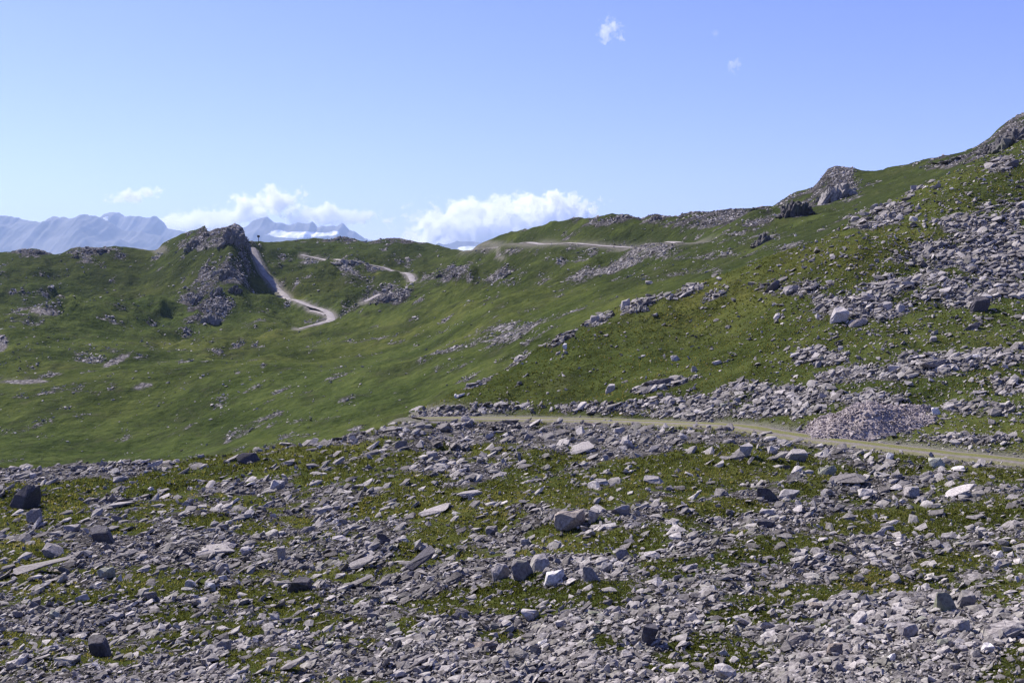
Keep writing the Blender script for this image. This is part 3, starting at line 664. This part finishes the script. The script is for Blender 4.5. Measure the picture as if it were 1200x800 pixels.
HAND = [
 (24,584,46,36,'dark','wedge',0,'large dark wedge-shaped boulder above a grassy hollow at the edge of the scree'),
 (137,592,36,9,'pale','slab',8,'long thin pale slab lying under the grassy crest strip'),
 (289,538,30,14,'dark','block',0,'dark jutting block on the crest against the green valley'),
 (324,569,20,14,'pale','block',0,'pale block standing out of the grey scree below the crest'),
 (139,562,20,8,'pale','slab',0,None),(41,667,76,12,'grey','slab',9,'very long grey slab rising to a point above the turf'),
 (120,702,24,9,'pale','slab',24,'light slab tilted up on a patch of turf'),
 (223,682,15,17,'pale','tall',20,'pale leaning rock with a shaded side beside the flat slab'),
 (244,688,15,12,'white','block',0,'small white-topped rock next to the leaning pale rock'),
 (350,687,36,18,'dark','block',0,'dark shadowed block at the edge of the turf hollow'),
 (332,646,12,25,'pale','tall',12,'upright pale slab standing on edge in grey scree'),
 (240,648,78,9,'grey','slab',3,'low flat grey slab stretched across the middle of the scree'),
 (259,667,20,16,'grey','wedge',0,None),(266,639,22,8,'pale','slab',6,None),(22,774,20,16,'pale','round',0,None),
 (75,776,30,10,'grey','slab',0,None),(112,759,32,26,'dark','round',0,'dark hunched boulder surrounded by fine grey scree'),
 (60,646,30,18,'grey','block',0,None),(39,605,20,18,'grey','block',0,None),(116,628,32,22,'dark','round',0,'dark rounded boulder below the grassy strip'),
 (360,714,16,10,'pale','slab',20,None),(341,781,40,18,'grey','slab',25,None),
 (419,663,48,16,'grey','slab',20,'broad grey slab tilted uphill, upper of a parallel pair'),
 (419,684,42,13,'grey','slab',20,'grey slab tilted uphill, lower of a parallel pair'),
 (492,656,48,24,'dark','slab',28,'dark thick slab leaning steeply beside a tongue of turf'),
 (552,579,40,10,'pale','slab',4,'pale flat slab with a dark shadow beneath it'),
 (509,598,42,12,'grey','slab',12,'grey overhanging slab above a tongue of turf'),
 (451,631,22,14,'dark','block',0,None),
 (668,612,42,28,'tan','round',0,'large weathered brownish boulder with turf on its near side'),
 (696,605,14,18,'pale','tall',0,None),(726,598,30,14,'grey','block',0,None),
 (651,678,30,20,'white','wedge',0,'bright white broken rock above the long turf patch'),
 (612,669,30,24,'grey','block',0,'blocky grey boulder behind the bright white rock'),
 (586,671,26,22,'pale','wedge',0,'pale pointed boulder at the end of a row above turf'),
 (632,661,28,22,'grey','round',0,None),(694,674,24,20,'grey','block',0,None),(711,665,16,14,'pale','block',0,None),
 (636,753,18,13,'white','slab',20,'small white slab sunk in the lower scree'),
 (569,759,34,11,'tan','slab',0,'tan flat slab bordering the lower scree'),
 (621,721,24,14,'pale','block',0,None),(490,777,46,14,'grey','slab',12,'wide grey slab nearest to the bottom edge of the slope'),
 (467,790,24,13,'pale','slab',18,None),(766,650,22,12,'pale','slab',10,None),(730,650,20,14,'grey','block',0,None),
 (677,528,44,9,'pale','slab',16,'long pale slanting slab just below the track'),
 (707,566,20,8,'pale','slab',0,None),(767,564,28,10,'pale','slab',0,None),(576,622,16,12,'grey','round',0,None),
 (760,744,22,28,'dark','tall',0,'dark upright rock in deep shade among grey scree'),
 (875,526,19,24,'pale','tall',10,'tall pale rounded rock standing beside a turf bank under the track'),
 (907,528,16,12,'pale','block',0,None),(935,534,30,15,'pale','block',0,'flat-topped pinkish pale block close under the track'),
 (969,552,24,14,'green','slab',0,None),(999,562,50,22,'grey','slab',14,'biggest grey slab in the boulder field below the track'),
 (1017,579,22,14,'pale','block',0,None),(1070,577,22,14,'pale','round',0,None),
 (1130,577,42,12,'pale','slab',20,'pale tilted slab with a bright edge below the gravel heap'),
 (901,579,30,18,'dark','block',0,None),(927,580,28,14,'pale','wedge',0,None),(899,601,22,8,'pale','slab',0,None),(899,614,24,10,'dark','slab',0,None),
 (1100,543,22,12,'green','block',0,None),(1126,549,20,8,'white','slab',10,'flat white slab right under the track edge'),
 (1044,536,11,13,'white','wedge',0,'small sharp white rock at the track edge opposite the gravel heap'),
 (1010,725,28,22,'pale','slab',38,'steeply tilted pale slab over a dark green hollow'),
 (1111,706,30,26,'green','block',0,'large greenish lichen-covered block'),
 (1134,704,24,24,'grey','block',0,'grey block with a shaded face leaning on the greenish block'),
 (1177,740,56,22,'grey','slab',8,'long purple-grey slab beside the turf in the lower corner'),
 (1158,760,17,12,'white','block',0,'bright white stone below the long purple-grey slab'),
 (1044,768,9,16,'white','tall',-20,'narrow white rock standing on end in the lower scree'),
 (980,762,24,15,'tan','round',0,'brown rounded rock in the lower scree'),
 (852,790,32,18,'pale','round',0,None),(871,728,30,18,'pale','slab',-28,'pale slab sloping down beside the brownish turf'),
 (811,665,22,13,'pale','slab',12,None),(935,749,32,14,'grey','slab',0,None),(1066,740,26,20,'grey','wedge',0,None),(1128,734,28,14,'grey','round',0,None),
 (984,370,24,22,'pale','block',0,'tallest pale pinkish block in the rock band on the hillside'),
 (1006,378,26,13,'tan','slab',0,'low tan slab next to the tallest pale pinkish block'),
 (1019,347,20,12,'pale','block',0,None),(1040,359,12,14,'pale','tall',0,None),(1056,361,12,12,'pale','round',0,None),
 (1150,357,24,22,'dark','block',0,'dark angular block high on the hillside turf'),
 (1141,382,22,12,'dark','wedge',0,'low dark rock below the dark angular block'),
 (1065,333,18,8,'grey','slab',0,None),(960,371,9,8,'pale','block',0,None),(1098,425,40,15,'grey','slab',6,'long grey outcropping slab in the upper hillside rock band'),
 (1048,432,18,8,'pale','slab',0,None),(1118,430,22,8,'pale','slab',0,None),(1145,417,18,8,'white','slab',5,None),
 (1178,416,28,6,'pale','slab',12,None),(1094,397,10,8,'pale','block',0,None),(937,425,12,6,'pale','block',0,None),
 (1170,484,18,11,'grey','block',0,None),(1148,460,26,6,'pale','slab',8,None),(1098,482,12,10,'white','block',0,'white block at the top end of the gravel heap'),
 (1039,487,11,9,'white','block',0,None),(905,335,20,16,'dark','block',0,'dark split block on the knoll at the end of the rock band'),
 (930,339,22,12,'pale','slab',0,'pale slab beside the dark split block on the knoll'),
 (805,344,24,11,'pale','slab',24,'pale tilted slab on the skyline edge of the near hill'),
 (762,331,12,6,'pale','slab',0,None),(698,374,15,11,'grey','wedge',0,None),(662,406,6,9,'white','tall',0,'little white upright stone on the open turf of the near hill'),
 (775,447,42,13,'dark','slab',8,'long dark-sided slab half sunk in the hillside turf'),
 (716,455,14,12,'pale','block',0,None),(792,420,13,8,'pale','block',0,None),(841,424,14,8,'pale','slab',10,None),(814,432,9,8,'pale','block',0,None),(911,370,9,8,'pale','round',0,None),
 (535,464,7,6,'white','block',0,'small white stone on the turf edge above the track end'),
 (487,479,20,9,'grey','slab',25,None),(466,502,14,6,'white','slab',8,None),
 (1002,256,11,7,'pale','block',0,None),(1025,242,12,8,'pale','block',0,None),(1072,220,10,7,'pale','slab',0,None),
 (1187,192,18,11,'dark','block',0,'dark block high under the right-hand summit'),(1117,290,11,9,'dark','block',0,None),
 (759,355,26,11,'dark','slab',10,'dark overhanging slab on the edge of the near hill'),(734,356,14,14,'pale','wedge',0,None),
]
for b_ in HAND:
    u, v, w, h, tn_, kd, ti, lb = b_
    w *= 0.88; h *= 0.88
    if v < 520 and w * 1.0 < 10 and kd == 'block': pass
    boulder(u, v, w, h, tn_, kd, ti, lb, dmin=14)
# the other large blocks of the boulder fields, wherever the scree is thick
taken = [(b['u'], b['v'], b['w']) for b in BOULDERS]
def more(weight, n, lo, hi):
    x, y, z, fu, i, j = scatter(weight, n * 150); c = 0
    for k in range(len(x)):
        v = VH - z[k] * F / y[k]; w = random.uniform(lo, hi) * random.uniform(0.75, 1)
        if not (6 < fu[k] < 1194 and v < 792): continue
        if any(abs(fu[k] - a) < (w + ww) * 0.55 and abs(v - bb) < (w + ww) * 0.33 for a, bb, ww in taken): continue
        h0 = hit(float(fu[k]), float(v), 14)
        if abs(h0[1] - y[k]) > 0.04 * y[k] + 1: continue
        kd = random.choice(['slab', 'slab', 'slab', 'wedge', 'wedge', 'block', 'round'])
        h = w * {'slab': 0.42, 'block': 0.72, 'wedge': 0.6, 'tall': 1.15, 'round': 0.72}[kd]
        if kd == 'tall': w, h = w * 0.7, h * 0.8
        tn_ = random.choice(['grey', 'grey', 'grey', 'grey', 'pale', 'pale', 'tan' if random.random() < .3 else 'grey', 'green'])
        boulder(float(fu[k]), float(v - h * 0.42), w, h, tn_, kd, random.choice([0, 0, 8, 15, 25, -10]) if kd == 'slab' else 0)
        taken.append((fu[k], v, w)); c += 1
        if c >= n: return
big = np.clip(scree - 0.45, 0, 1)
more(vis * isfg * inview * keep_road * big * (VIM < 790) * (D_TRACK > 4), 120, 9, 19)
more(vis * ishill * inview * keep_road * np.clip(hl_r - 0.3, 0, 1) * (D_TRACK > 4), 50, 6, 11)

# labels that single out each boulder
LANDMARKS = [('the large dark wedge-shaped boulder',24,584),('the very long grey slab',41,667),('the grassy crest strip',220,560),('the dark hunched boulder',112,759),
 ('the upright pale slab on edge',332,646),('the parallel pair of tilted slabs',419,674),('the dark steeply leaning slab',492,656),('the pale slab with dark shadow',552,579),
 ('the large brownish boulder',668,612),('the bright white broken rock',651,678),('the long turf patch in the lower scree',600,706),('the tan flat slab',569,759),('the dark upright shaded rock',760,744),
 ('the end of the track',480,500),('the long pale slanting slab',677,528),('the tall pale rounded rock',875,526),('the biggest grey slab',999,562),('the pale tilted bright-edged slab',1130,577),
 ('the turf strip across the slope',900,642),('the brownish turf mound',828,762),('the steep slab over the green hollow',1010,725),('the greenish lichened block',1111,706),('the long purple-grey slab',1177,740),
 ('the narrow white standing rock',1044,768),('the tallest pale pinkish block',984,370),('the dark angular block uphill',1150,357),('the long grey outcropping slab',1098,425),('the pinkish gravel heap',1030,495),
 ('the dark split block on the knoll',905,335),('the long dark-sided hillside slab',775,447),('the pale slab on the hill edge',805,344),('the rubble bank above the track',860,470),('the upper right scree',1150,290),('the dark jutting crest block',289,538)]
TW = {'grey': 'grey', 'pale': 'pale', 'dark': 'dark', 'tan': 'tan', 'green': 'lichened', 'white': 'white'}
KW = {'slab': 'flat slab', 'block': 'angular block', 'wedge': 'wedge-shaped rock', 'tall': 'upright rock', 'round': 'rounded boulder'}
groups = {}
for b in BOULDERS:
    b['o']['category'] = 'boulder'
    b['o']['group'] = 'boulders of the scree below the track' if (b['v'] > 485 and not (b['u'] > 500 and b['v'] < S(LAYERS[5][1], b['u']))) else 'boulders on the hillside above the track'
    if b['label']: b['o']['label'] = b['label']; continue
    best = min(LANDMARKS, key=lambda q: math.hypot(b['u'] - q[1], (b['v'] - q[2]) * 1.5))
    du, dv = b['u'] - best[1], (b['v'] - best[2]) * 1.5
    dr_ = ('left of' if du < 0 else 'right of') if abs(du) > abs(dv) else ('above' if dv < 0 else 'below')
    ti = 'tilted ' if b['tilt'] and b['kind'] == 'slab' else ''
    szw = 'large' if b['w'] > 21 else 'small' if b['w'] < 12 else 'medium'
    kw = KW[b['kind']].replace('flat ', '') if ti else KW[b['kind']]
    groups.setdefault((f"{ti}{TW[b['tone']]} {kw}", dr_, best[0]), []).append((math.hypot(du, dv), szw, b['o']))
ORD = ['nearest', 'second', 'third', 'fourth', 'fifth', 'sixth', 'seventh', 'eighth', 'ninth']
for (desc, dr_, lm), lst in groups.items():
    lst.sort(key=lambda t: t[0])
    for k, (_, szw, o) in enumerate(lst):
        if len(lst) == 1: o['label'] = f'{szw} {desc} just {dr_} {lm}'
        else: o['label'] = f'{szw} {desc}, {ORD[min(k, 8)]} one {dr_} {lm}'

# ------------------------------------------------------------------ crags
def crag(name, u, v, w, h, label, cat, tone='crag', n=26, lean=0.25, seed=0, dmin=150, depth=0.6, peak=0.5):
    """an outcrop of jointed blocks: foot at (u, v + h/2), w x h photo pixels"""
    x, y, z = hit(u, min(v + h * 0.5, 9999), dmin)
    s = y / F; rr = np.random.default_rng(900 + seed)
    vs, fs, tn = [], [], []; off = 0
    for k in range(int(n * 2.2)):
        a = rr.uniform(-1, 1); dpt = rr.uniform(-1, 1)
        env = max(0.12, 1 - abs(a - (peak * 2 - 1)) ** 1.5 * 0.85)
        hh = h * s * env * rr.uniform(0.35, 1.05); ww = w * s * rr.uniform(0.09, 0.22); hh = min(hh, 2.2 * ww)
        bm = hull_mesh(12, 1, 1, 1, int(rr.integers(0, 1 << 30)))
        bm.verts.index_update()
        p = np.array([q.co[:] for q in bm.verts]) * np.array([ww, ww * 1.3, hh * 1.15])
        f = np.array([[q.index for q in t.verts] for t in bm.faces]); bm.free()
        an = lean + rr.normal(0, 0.14); ca, sa = math.cos(an), math.sin(an)
        p = p @ np.array([[ca, 0, -sa], [0, 1, 0], [sa, 0, ca]])
        xx = x + a * w * s * 0.40; yy = y + dpt * w * s * depth * 0.45 + 0.25 * w * s
        g_ = float(H(xx, yy))
        p += np.array([xx, yy, max(min(g_, z + h * s * 0.35), z - h * s * 0.3) + hh * 0.30])
        vs.append(p); fs.append(f + off); off += len(p)
    o = mesh_obj(name, np.concatenate(vs), np.concatenate(fs), M[tone])
    tag(o, label, cat)
    return o
CR = 'rock_outcrop'
crags = [
 (268,271,32,26,'craggy dark summit rock of the left peak','crag',30,0.65),
 (241,270,9,14,'sharp dark pinnacle beside the notch in the left peak','crag',7,0.7),
 (226,284,22,14,'pale rock rib on the shoulder left of the notch','cragpale',16,0.4),
 (284,290,11,30,'dark rocky edge dropping from the summit to the dirt road','crag',16,0.3),
 (266,318,26,18,'dark broken crag in the middle of the left peak','crag',22,0.4),
 (228,346,20,18,'dark crag with pale corner low on the left peak flank','crag',16,0.5),
 (246,366,24,24,'lowest dark broken crag at the foot of the left peak','crag',26,0.5),
 (252,340,18,14,'narrow dark crag between the two lowest crags and the peak','crag',14,0.5),
 (275,338,20,12,'small dark crag right of the low crag on the left peak','crag',14,0.5),
 (250,318,16,12,'grey rock with pale top above the low crag','cragpale',10,0.5),
 (110,292.5,54,4,'long low dark flat-topped rock rib along the left ridge','crag',30,0.5),
 (87,299,10,7,'pale rock at the end of the low dark rib','cragpale',8,0.5),
 (42,295,26,6,'low dark rocky bump on the far left ridge','crag',14,0.5),
 (347,281,5,4.5,'small dark rock where the ridge rises from the saddle','crag',5,0.5),
 (397,278,13,7,'dark angular rock on the middle ridge top','crag',8,0.4),
 (408,280,16,4,'low dark rocks beside the angular ridge rock','crag',8,0.5),
 (514,322,9,7,'dark rock on the knoll beyond the green valley','crag',6,0.5),
 (533,321,14,8,'larger dark outcrop on the knoll beyond the green valley','crag',9,0.6),
 (594,320,12,7,'pale-topped outcrop below the level cut road','cragpale',8,0.5),
 (455,350,40,7,'dark shaded rock band under the middle ridge','crag',18,0.5),
 (410,308,56,6,'rocky band along the grey dirt road','cragpale',26,0.5),
 (728,254,22,5,'flat rocky rim on the first skyline rise','crag',12,0.5),
 (768,254,18,6,'dark rocky knob on the skyline','crag',9,0.5),
 (800,252,12,4,'small low rock on the skyline between knobs','crag',6,0.5),
 (851,246,9,5,'small dark rock on the skyline before the cliff','crag',5,0.5),
 (883,243,14,7,'double dark rock on the skyline before the cliff','crag',8,0.5),
 (934,236,44,32,'brownish rounded crag left of the high cliff','crag',34,0.55),
 (984,209,46,48,'high grey cliff with a sharp left edge on the skyline','cragpale',60,0.30),
 (960,224,14,24,'dark rock stair joining crag and high cliff','crag',14,0.7),
 (895,278,30,14,'pale rubble outcrop in the valley head below the crag','cragpale',30,0.5),
 (1184,151,40,40,'dark rocky summit at the top of the right slope','crag',40,0.65),
 (1160,172,26,12,'rock steps on the ridge below the right summit','crag',16,0.7),
 (1120,186,50,5,'line of dark rocks along the upper right skyline','crag',22,0.6),
 (748,362,30,10,'rocky step breaking the edge of the near green hill','cragpale',14,0.6),
]
for k, (u, v, w, h, lab, tn_, n_, pk) in enumerate(crags):
    crag(CR, u, v, w, h, lab, 'outcrop', tn_, n_, 0.25, k, 150 if u < 900 or v < 200 else 260, peak=pk)

# a marker post on the saddle
def post():
    x, y, z = hit(303, 284.6, 400)
    e = bpy.data.objects.new('marker_post', None); C.objects.link(e); e.location = (x, y, z)
    tag(e, 'small dark marker post on the saddle above the pale dirt road', 'post')
    m, n, l, b = new_mat('dark_wood'); nn = noise_node(n, l, None, 8); r = ramp(n, [(0.3, (0.03, 0.026, 0.022)), (0.7, (0.07, 0.06, 0.05))]); l.new(nn.outputs['Fac'], r.inputs['Fac']); l.new(r.outputs['Color'], b.inputs['Base Color'])
    for nm, (hx, hy, z0, z1) in (('pole', (0.18, 0.18, -0.6, 5.2)), ('sign_board', (1.0, 0.12, 4.4, 6.2))):
        bm = bmesh.new(); bmesh.ops.create_cube(bm, size=1)
        for q in bm.verts: q.co = Vector((q.co.x * 2 * hx, q.co.y * 2 * hy + (0.32 if nm == 'sign_board' else 0) * -1, z0 + (q.co.z + 0.5) * (z1 - z0)))
        bmesh.ops.bevel(bm, geom=list(bm.edges), offset=0.03, segments=1, affect='EDGES')
        me = bpy.data.meshes.new(nm); bm.to_mesh(me); bm.free(); me.materials.append(m)
        o = bpy.data.objects.new(nm, me); C.objects.link(o); o.parent = e
post()

# ------------------------------------------------------------------ grass tufts (stuff)
def tufts(name, weight, n, lo, hi, label, blades=6):
    x, y, z, fu, i, j = scatter(weight, n)
    hgt = RNG.uniform(lo, hi, n) * y / F
    tn = np.clip(0.42 + 0.5 * fbm(x, y, 5, 3, 71) + RNG.normal(0, 0.22, n), 0, 1)
    a = RNG.uniform(0, 2 * np.pi, (n, blades)); ln = RNG.uniform(0.15, 0.8, (n, blades)); br = RNG.uniform(0.75, 1.1, (n, blades))
    bw = 0.22
    bx_, by_ = np.cos(a), np.sin(a)
    r0 = RNG.uniform(0, 0.55, (n, blades))
    cx = x[:, None] + bx_ * r0 * hgt[:, None]; cy = y[:, None] + by_ * r0 * hgt[:, None]; cz = z[:, None] - 0.08 * hgt[:, None] + 0 * a
    p1 = np.stack([cx - by_ * bw * hgt[:, None], cy + bx_ * bw * hgt[:, None], cz], -1)
    p2 = np.stack([cx + by_ * bw * hgt[:, None], cy - bx_ * bw * hgt[:, None], cz], -1)
    p3 = np.stack([cx + bx_ * ln * hgt[:, None], cy + by_ * ln * hgt[:, None], cz + br * hgt[:, None]], -1)
    vs = np.stack([p1, p2, p3], 2).reshape(-1, 3)
    o = mesh_obj(name, vs, np.arange(len(vs)).reshape(-1, 3), M['grass'])
    vattr(o.data, 'tone', np.repeat(np.clip(tn[:, None] + RNG.normal(0, .08, (n, blades)), 0, 1).ravel(), 3))
    tag(o, label, kind='stuff')
turfw = np.clip(0.62 - scree, 0, 1)
tufts('grass', vis * isfg * inview * turfw * (D_TRACK > 2.6), 46000, 1.8, 3.8, 'olive grass patches among the scree of the near slope')
tufts('grass', vis * ishill * inview * np.clip(0.7 - hl_r, 0, 1) * (D_TRACK > 2.8), 24000, 1.1, 2.3, 'rough green grass on the hillside above the track')

# ------------------------------------------------------------------ far mountains
def mountain_mat():
    m, n, l, b = new_mat('mountain_rock')
    geo = n.new('ShaderNodeNewGeometry'); pos = geo.outputs['Position']
    nz = noise_node(n, l, pos, 0.0012, 6, 0.65)
    r = ramp(n, [(0.35, (0.07, 0.07, 0.075)), (0.65, (0.17, 0.165, 0.165))]); l.new(nz.outputs['Fac'], r.inputs['Fac'])
    k = math_n(n, l, 'ADD', attr(n, 'snow'), math_n(n, l, 'MULTIPLY', math_n(n, l, 'SUBTRACT', nz.outputs['Fac'], 0.5), 1.0))
    sr = ramp(n, [(0.48, (0, 0, 0)), (0.56, (1, 1, 1))]); l.new(k, sr.inputs['Fac'])
    l.new(mix(n, l, r.outputs['Color'], (0.85, 0.86, 0.88), sr.outputs['Color']), b.inputs['Base Color'])
    return m
M['mountain'] = mountain_mat()
def mountain(line, D, depth, snow, label, seed):
    u0, u1 = line[0, 0], line[-1, 0]
    uu = np.arange(u0, u1, 1.2); q = np.linspace(-1, 1, 90)
    A, Q = np.meshgrid(uu, q, indexing='ij')
    top = (VH - S(line, uu))[:, None] / F * D + 110 * ridged((uu[:, None] - 600) / F * D, np.zeros((1, 1)), 520, 5, seed + 50)
    yy = D + Q * depth; xx = (A - 600) / F * D
    fall = 1 - np.abs(Q) ** 1.15
    zz = -901 + (top + 901) * np.where(Q <= 0, fall, 1 - np.abs(Q)) + np.abs(Q) ** 0.5 * (1 - np.abs(Q)) * 900 * ridged(xx, yy, 1900, 6, seed)
    e_ = smooth01((A - u0) / 18) * smooth01((u1 - A) / 18)
    zz = -905 + (zz + 905) * (0.15 + 0.85 * e_)
    va = VH - zz * F / yy; sn = np.zeros_like(zz) + 0.02
    for (a, b2, ra, rb, s_) in snow: sn = np.maximum(sn, s_ * np.clip(1.5 - np.sqrt(((A - a) / ra) ** 2 + ((va - b2) / rb) ** 2), 0, 1))
    vi = np.arange(A.size).reshape(A.shape)
    fc = np.stack([vi[:-1, :-1], vi[1:, :-1], vi[1:, 1:], vi[:-1, 1:]], -1).reshape(-1, 4)
    o = mesh_obj('mountain', np.stack([xx, yy, zz], -1).reshape(-1, 3), fc, M['mountain'], smooth=True)
    vattr(o.data, 'snow', sn); tag(o, label, kind='structure')
mountain(L((-330,262),(-200,255),(-80,262),(0,258),(15,257),(25,261),(40,262),(55,266),(70,262),(90,260),(105,257.5),(118,259),(130,262),(150,268),(175,275),(200,284),(240,296)), 23000, 4200, [(10,264,10,3,.4)], 'pale blue mountain range beyond the left ridge', 3)
mountain(L((100,275),(118,262),(127,251),(134,247.5),(141,250),(148,255),(155,257),(165,254.5),(175,258),(188,259),(195,266),(215,274),(240,280),(270,284)), 26000, 3800, [(168,277,11,4,1.0),(135,258,5,5,.6),(185,268,8,4,.5)], 'higher pale mountain with a snowfield behind the blue range', 7)
mountain(L((250,285),(280,272),(300,262),(313,257),(320,260),(330,261.5),(338,265),(350,261),(360,264),(375,268),(385,264),(395,266),(402,262),(410,270),(425,279),(445,286),(480,292),(520,290),(545,287),(560,286),(600,292)), 27000, 4200, [(360,275,40,4,.9),(335,272,12,4,.6),(395,273,12,4,.6),(550,291,14,3,.9)], 'distant snowy mountains seen behind the saddle', 11)

# ------------------------------------------------------------------ haze
def haze():
    x0, x1, y0, y1, z0, z1 = -34000, 34000, -3000, 33500, -908, 1820
    vs = [(x, y, z) for x in (x0, x1) for y in (y0, y1) for z in (z0, z1)]
    fs = [(0, 1, 3, 2), (4, 6, 7, 5), (0, 4, 5, 1), (2, 3, 7, 6), (0, 2, 6, 4), (1, 5, 7, 3)]
    m = bpy.data.materials.new('haze'); m.use_nodes = True; n = m.node_tree.nodes; n.clear()
    out = n.new('ShaderNodeOutputMaterial'); pv = n.new('ShaderNodeVolumePrincipled')
    pv.inputs['Color'].default_value = (0.50, 0.67, 1.0, 1); pv.inputs['Density'].default_value = 2.9e-5; pv.inputs['Anisotropy'].default_value = 0.2
    m.node_tree.links.new(pv.outputs['Volume'], out.inputs['Volume'])
    o = mesh_obj('haze', vs, fs, m); tag(o, 'pale blue haze over the distant mountains', kind='stuff')
haze()

# ------------------------------------------------------------------ clouds (wholly beyond the haze)
def cloud(u, v, w, h, dist, dens, nscale, label, tilt=0, cut=0.0, seed=0):
    x = (u - 600) / F * dist; z = (VH - v) / F * dist
    a, c = w * dist / F / 2, h * dist / F / 2
    bm = bmesh.new(); bmesh.ops.create_icosphere(bm, subdivisions=3, radius=1.0)
    for q in bm.verts:
        q.co *= 1.4; q.co = Vector((q.co.x * a, q.co.y * min(a, 2.2 * c), q.co.z * c))
    me = bpy.data.meshes.new('cloud'); bm.to_mesh(me); bm.free()
    m = bpy.data.materials.new('cloud_vapour'); m.use_nodes = True; n = m.node_tree.nodes; l = m.node_tree.links; n.clear()
    out = n.new('ShaderNodeOutputMaterial'); pv = n.new('ShaderNodeVolumePrincipled')
    tc = n.new('ShaderNodeTexCoord'); mp = n.new('ShaderNodeVectorMath'); mp.operation = 'DIVIDE'
    mp.inputs[1].default_value = (a, min(a, 2.2 * c), c); l.new(tc.outputs['Object'], mp.inputs[0])
    ln = n.new('ShaderNodeVectorMath'); ln.operation = 'LENGTH'; l.new(mp.outputs[0], ln.inputs[0])
    of = n.new('ShaderNodeVectorMath'); of.operation = 'ADD'; of.inputs[1].default_value = (seed * 9100.0, seed * 3700.0, 0); l.new(tc.outputs['Object'], of.inputs[0])
    nz = noise_node(n, l, of.outputs[0], nscale * 1.15, 9, 0.62)
    f = math_n(n, l, 'SUBTRACT', 0.56 - cut, math_n(n, l, 'POWER', ln.outputs['Value'], 1.8))
    f = math_n(n, l, 'ADD', f, math_n(n, l, 'MULTIPLY', math_n(n, l, 'SUBTRACT', nz.outputs['Fac'], 0.5), 5.4))
    f = math_n(n, l, 'MULTIPLY', math_n(n, l, 'MULTIPLY', f, 2.2, True), dens)
    edge = math_n(n, l, 'MULTIPLY', math_n(n, l, 'SUBTRACT', 1.36, ln.outputs['Value']), 8.0, True)
    l.new(math_n(n, l, 'MULTIPLY', f, edge), pv.inputs['Density'])
    pv.inputs['Color'].default_value = (1, 1, 1, 1); pv.inputs['Anisotropy'].default_value = 0.35
    l.new(pv.outputs['Volume'], out.inputs['Volume'])
    m.cycles.volume_step_rate = 0.6
    me.materials.append(m); o = bpy.data.objects.new('cloud', me); C.objects.link(o)
    o.location = (x, dist, z); o.rotation_euler = (0, R(-tilt), 0)
    tag(o, label, 'cloud')
cloud(585, 270, 246, 80, 42000, 0.013, 0.0011, 'largest white cumulus bank rising behind the saddle', 3, 0.0, 1)
cloud(655, 256, 100, 62, 41000, 0.013, 0.0013, 'bright white cloud head touching the first skyline rise', 8, 0.0, 2)
cloud(290, 246, 160, 44, 43000, 0.006, 0.0012, 'white cloud streak climbing above the left rocky peak', 20, 0.22, 3)
cloud(385, 254, 140, 36, 42500, 0.005, 0.0014, 'low white cloud above the middle ridge', -4, 0.22, 4)
cloud(232, 264, 110, 40, 44000, 0.004, 0.0013, 'hazy white cloud between the pale mountain and the rocky peak', 6, 0.0, 5)
cloud(157, 229, 72, 20, 42500, 0.004, 0.0024, 'thin white cloud over the pale blue mountains', 8, 0.15, 6)
cloud(715, 36, 38, 40, 16000, 0.0045, 0.006, 'small ragged white cloud high in the blue sky', 30, 0.25, 7)
cloud(861, 78, 30, 26, 16000, 0.0028, 0.007, 'faint tiny cloud wisp in the upper right sky', 30, 0.35, 8)
cloud(838, 40, 16, 12, 16000, 0.0015, 0.008, 'barely visible cloud speck above the faint wisp', 0, 0.2, 9)
